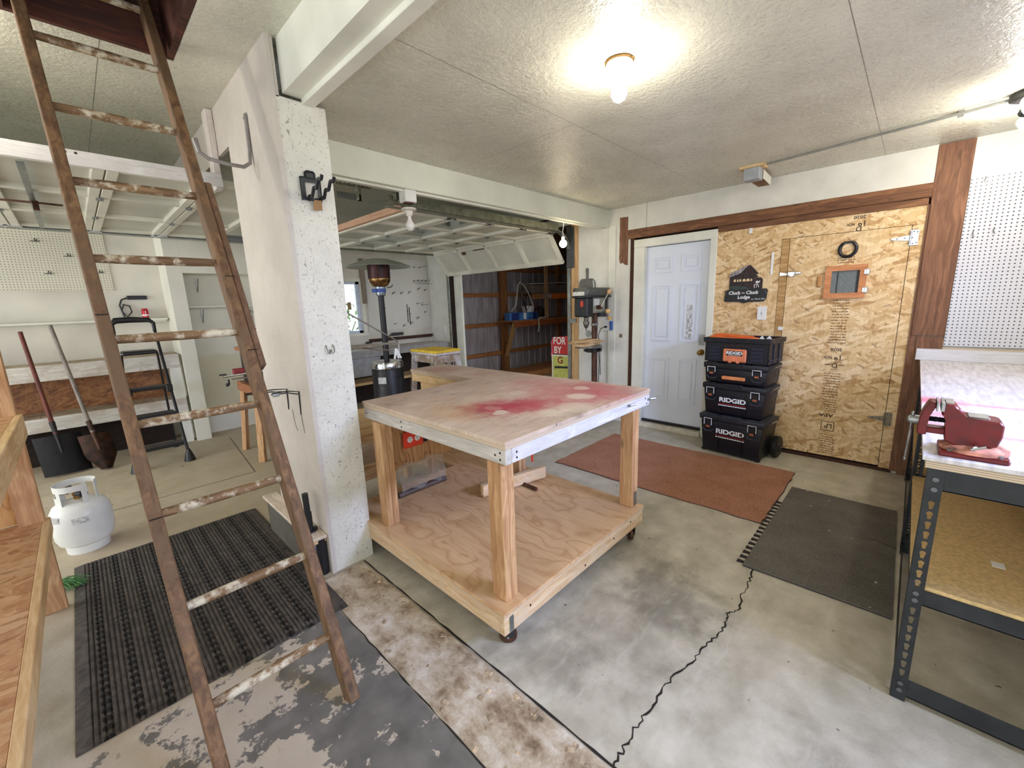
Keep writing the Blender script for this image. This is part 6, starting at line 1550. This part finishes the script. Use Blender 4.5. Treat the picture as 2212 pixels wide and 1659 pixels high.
tag(MB().cyl((7.53, 6.64, 1.25), (7.02, 6.47, 1.98), .014, 10).build('metal_pipe', galv), 'duller thin pipe leaning beside the shiny pipe in shed', 'pipe')
tag(MB().tube([(6.78, 6.50, 1.36), (6.88, 6.45, 1.5), (6.90, 6.42, 1.75), (6.92, 6.42, 1.92), (7.0, 6.42, 2.0), (7.15, 6.43, 1.93), (7.35, 6.45, 1.70), (7.5, 6.47, 1.45)], .016, 8).build('hose', plain('hose_white', (206, 200, 190), .5)), 'pale hose arching over the blue carton in the shed', 'hose')
tag(MB().tube([(7.6, 6.40, 1.20), (7.72, 6.34, 1.18), (7.76, 6.30, 1.19), (7.70, 6.26, 1.2), (7.42, 6.255, 1.17), (7.43, 6.25, 1.0), (7.38, 6.24, .87)], .014, 8).build('hose', plain('hose_white', (206, 200, 190), .5)), 'pale hose end drooping over the shed shelf edge', 'hose')
tag(MB().tube([(7.32, 6.58, 1.32), (7.40, 6.50, 1.46), (7.52, 6.49, 1.49), (7.62, 6.49, 1.42), (7.58, 6.46, 1.32)], .006, 6).build('red_cord', plain('cord_red', (170, 60, 50), .5)), 'thin red cord looped over bucket rim in the shed', 'cord')
sk = thing('dark_sack', 'dark crumpled sack behind bucket on the shed shelf', 'bag', (7.75, 6.70, 1.165))
mb = MB().ball((8.0, 6.70, 1.30), .16, 14, .85)
for v in mb.bm.verts: v.co += Vector((sin(v.co.z * 31) * .02, 0, sin(v.co.x * 27) * .015)); v.co.z = max(v.co.z, 1.168)
mb.build('sack', plain('sack_dark', (58, 48, 42), .8, var=.3), sk)
rs = thing('yard_sign', 'red yard sign with white letters leaning inside garage opening', 'sign', (5.02, 3.72, 0))
E3 = lambda x, y, z: basis((x, y, z), (.12, -.993, 0), (0, 0, 1), (-.993, -.12, 0))
MB().prism([(-.22, .77), (.22, .77), (.22, 1.06), (-.22, 1.02)], 0, .005, E3(5.02, 3.72, 0)).build('panel', plain('sign_red', (200, 36, 40), .45), rs)
MB().text('FOR', .15, E3(5.02, 3.72, 0) @ Matrix.Translation((-.10, .965, .007)), .0006, .003, sx=.75).text('BY', .15, E3(5.02, 3.72, 0) @ Matrix.Translation((-.13, .825, .007)), .0006, .003, sx=.75).build('lettering', whiteink, rs)
MB().cyl((5.03, 3.86, 0), (5.03, 3.86, .9), .006, 6).cyl((5.03, 3.58, 0), (5.03, 3.58, .9), .006, 6).build('stake', galv, rs)
MB().tube([(5.0, 3.935, 1.0), (4.99, 3.955, .92), (5.0, 3.95, .82), (4.99, 3.96, .74)], .012, 6).build('pink_ribbon', plain('pink_tape', (228, 110, 140), .5), rs)
ys_ = thing('yard_sign', 'pale green yard sign with red letter below the red sign', 'sign', (4.97, 3.72, 0))
MB().prism([(-.20, .40), (.22, .40), (.22, .765), (-.20, .765)], 0, .006, E3(4.97, 3.72, 0)).build('panel', whitepl, ys_)
MB().prism([(-.18, .42), (.20, .42), (.20, .745), (-.18, .745)], .006, .008, E3(4.97, 3.72, 0)).build('green_field', plain('lime', (206, 214, 110), .5), ys_)
MB().text('G', .14, E3(4.97, 3.72, 0) @ Matrix.Translation((-.05, .68, .0095)), .0006, .003).build('lettering', plain('dark_red', (150, 24, 30), .5), ys_)
MB().prism([(-.15, .555), (.15, .57), (.15, .60), (-.15, .59)], .0082, .0095, E3(4.97, 3.72, 0)).build('black_band', black, ys_)
MB().cyl((4.975, 3.80, 0), (4.975, 3.80, .5), .006, 6).cyl((4.975, 3.60, 0), (4.975, 3.60, .5), .006, 6).build('stake', galv, ys_)
tag(MB().box(6.0, 9.0, 5.6, 6.2, .0, .14, .01).build('wood_pile', gw), 'low stack of tan timber on the floor of shed', 'timber')
# shrub outside the window
mb = MB()
for k in range(900):
    p = Vector((random.gauss(3.1, .45), 7.9 + random.gauss(0, .25), max(.0, random.gauss(1.0, .5))))
    a = Matrix.Rotation(random.uniform(0, 6), 3, 'Z') @ Matrix.Rotation(random.uniform(-1, 1), 3, 'X'); s_ = random.uniform(.04, .09)
    mb.quad([p + a @ Vector(q) for q in ((-s_ * .4, 0, 0), (0, -s_, 0), (s_ * .4, 0, .01), (0, s_, 0))])
for k in range(12): mb.tube([(3.1 + random.gauss(0, .2), 7.9, 0), (3.1 + random.gauss(0, .4), 7.9 + random.gauss(0, .15), 1.3)], .01, 5)
tag(mb.build('shrub', plain('leaf_green', (140, 172, 110), .6, var=.25, scale=12)), 'green leafy shrub outside the far window', 'shrub')
struct('ground', MB().box(-14, 16, 7.3, 24, -.14, -.02), plain('lawn', (120, 140, 90), .9, var=.2, scale=4))

# ------------------------------------------------------------------ daylight and lamps
W = bpy.data.worlds.new('world'); S.world = W; W.use_nodes = True
bg = W.node_tree.nodes['Background']; bg.inputs[0].default_value = (0.92, 0.96, 1.0, 1); bg.inputs[1].default_value = WORLD
def area(name, loc, target, sx, sy, power, col):
    l = bpy.data.lights.new(name, 'AREA'); l.shape = 'RECTANGLE'; l.size = sx; l.size_y = sy; l.energy = power; l.color = col
    o = bpy.data.objects.new(name, l); COL.objects.link(o); o.location = loc
    o.rotation_euler = (Vector(target) - Vector(loc)).to_track_quat('-Z', 'Y').to_euler(); return o
# daylight from the window in the right hand wall, beyond the worktop and out of frame
area('window_daylight', (2.3, -2.5, 2.45), (2.0, 1.2, 1.3), 1.6, .5, WIN, (.46, .56, 1.0))
# daylight through the open garage door at the left end of the bay
area('doorway_daylight', (-3.6, 5.0, 1.6), (2.0, 5.0, 1.2), 2.4, 2.2, DOORW, (.95, .97, 1.0))
struct('wall_right', MB().box(0.9, 1.60, -1.62, -1.58, 0, 2.61).box(3.0, 4.8, -1.62, -1.58, 0, 2.61).box(1.60, 3.0, -1.62, -1.58, 0, 1.25).box(1.60, 3.0, -1.62, -1.58, 2.25, 2.61), wallM)
S.view_settings.view_transform = 'Standard'; S.view_settings.look = 'None'; S.view_settings.gamma = 1.0
S.view_settings.use_curve_mapping = False; S.view_settings.exposure = EXPO
for o in bpy.data.objects:
    if '_o' in o.keys(): del o['_o']
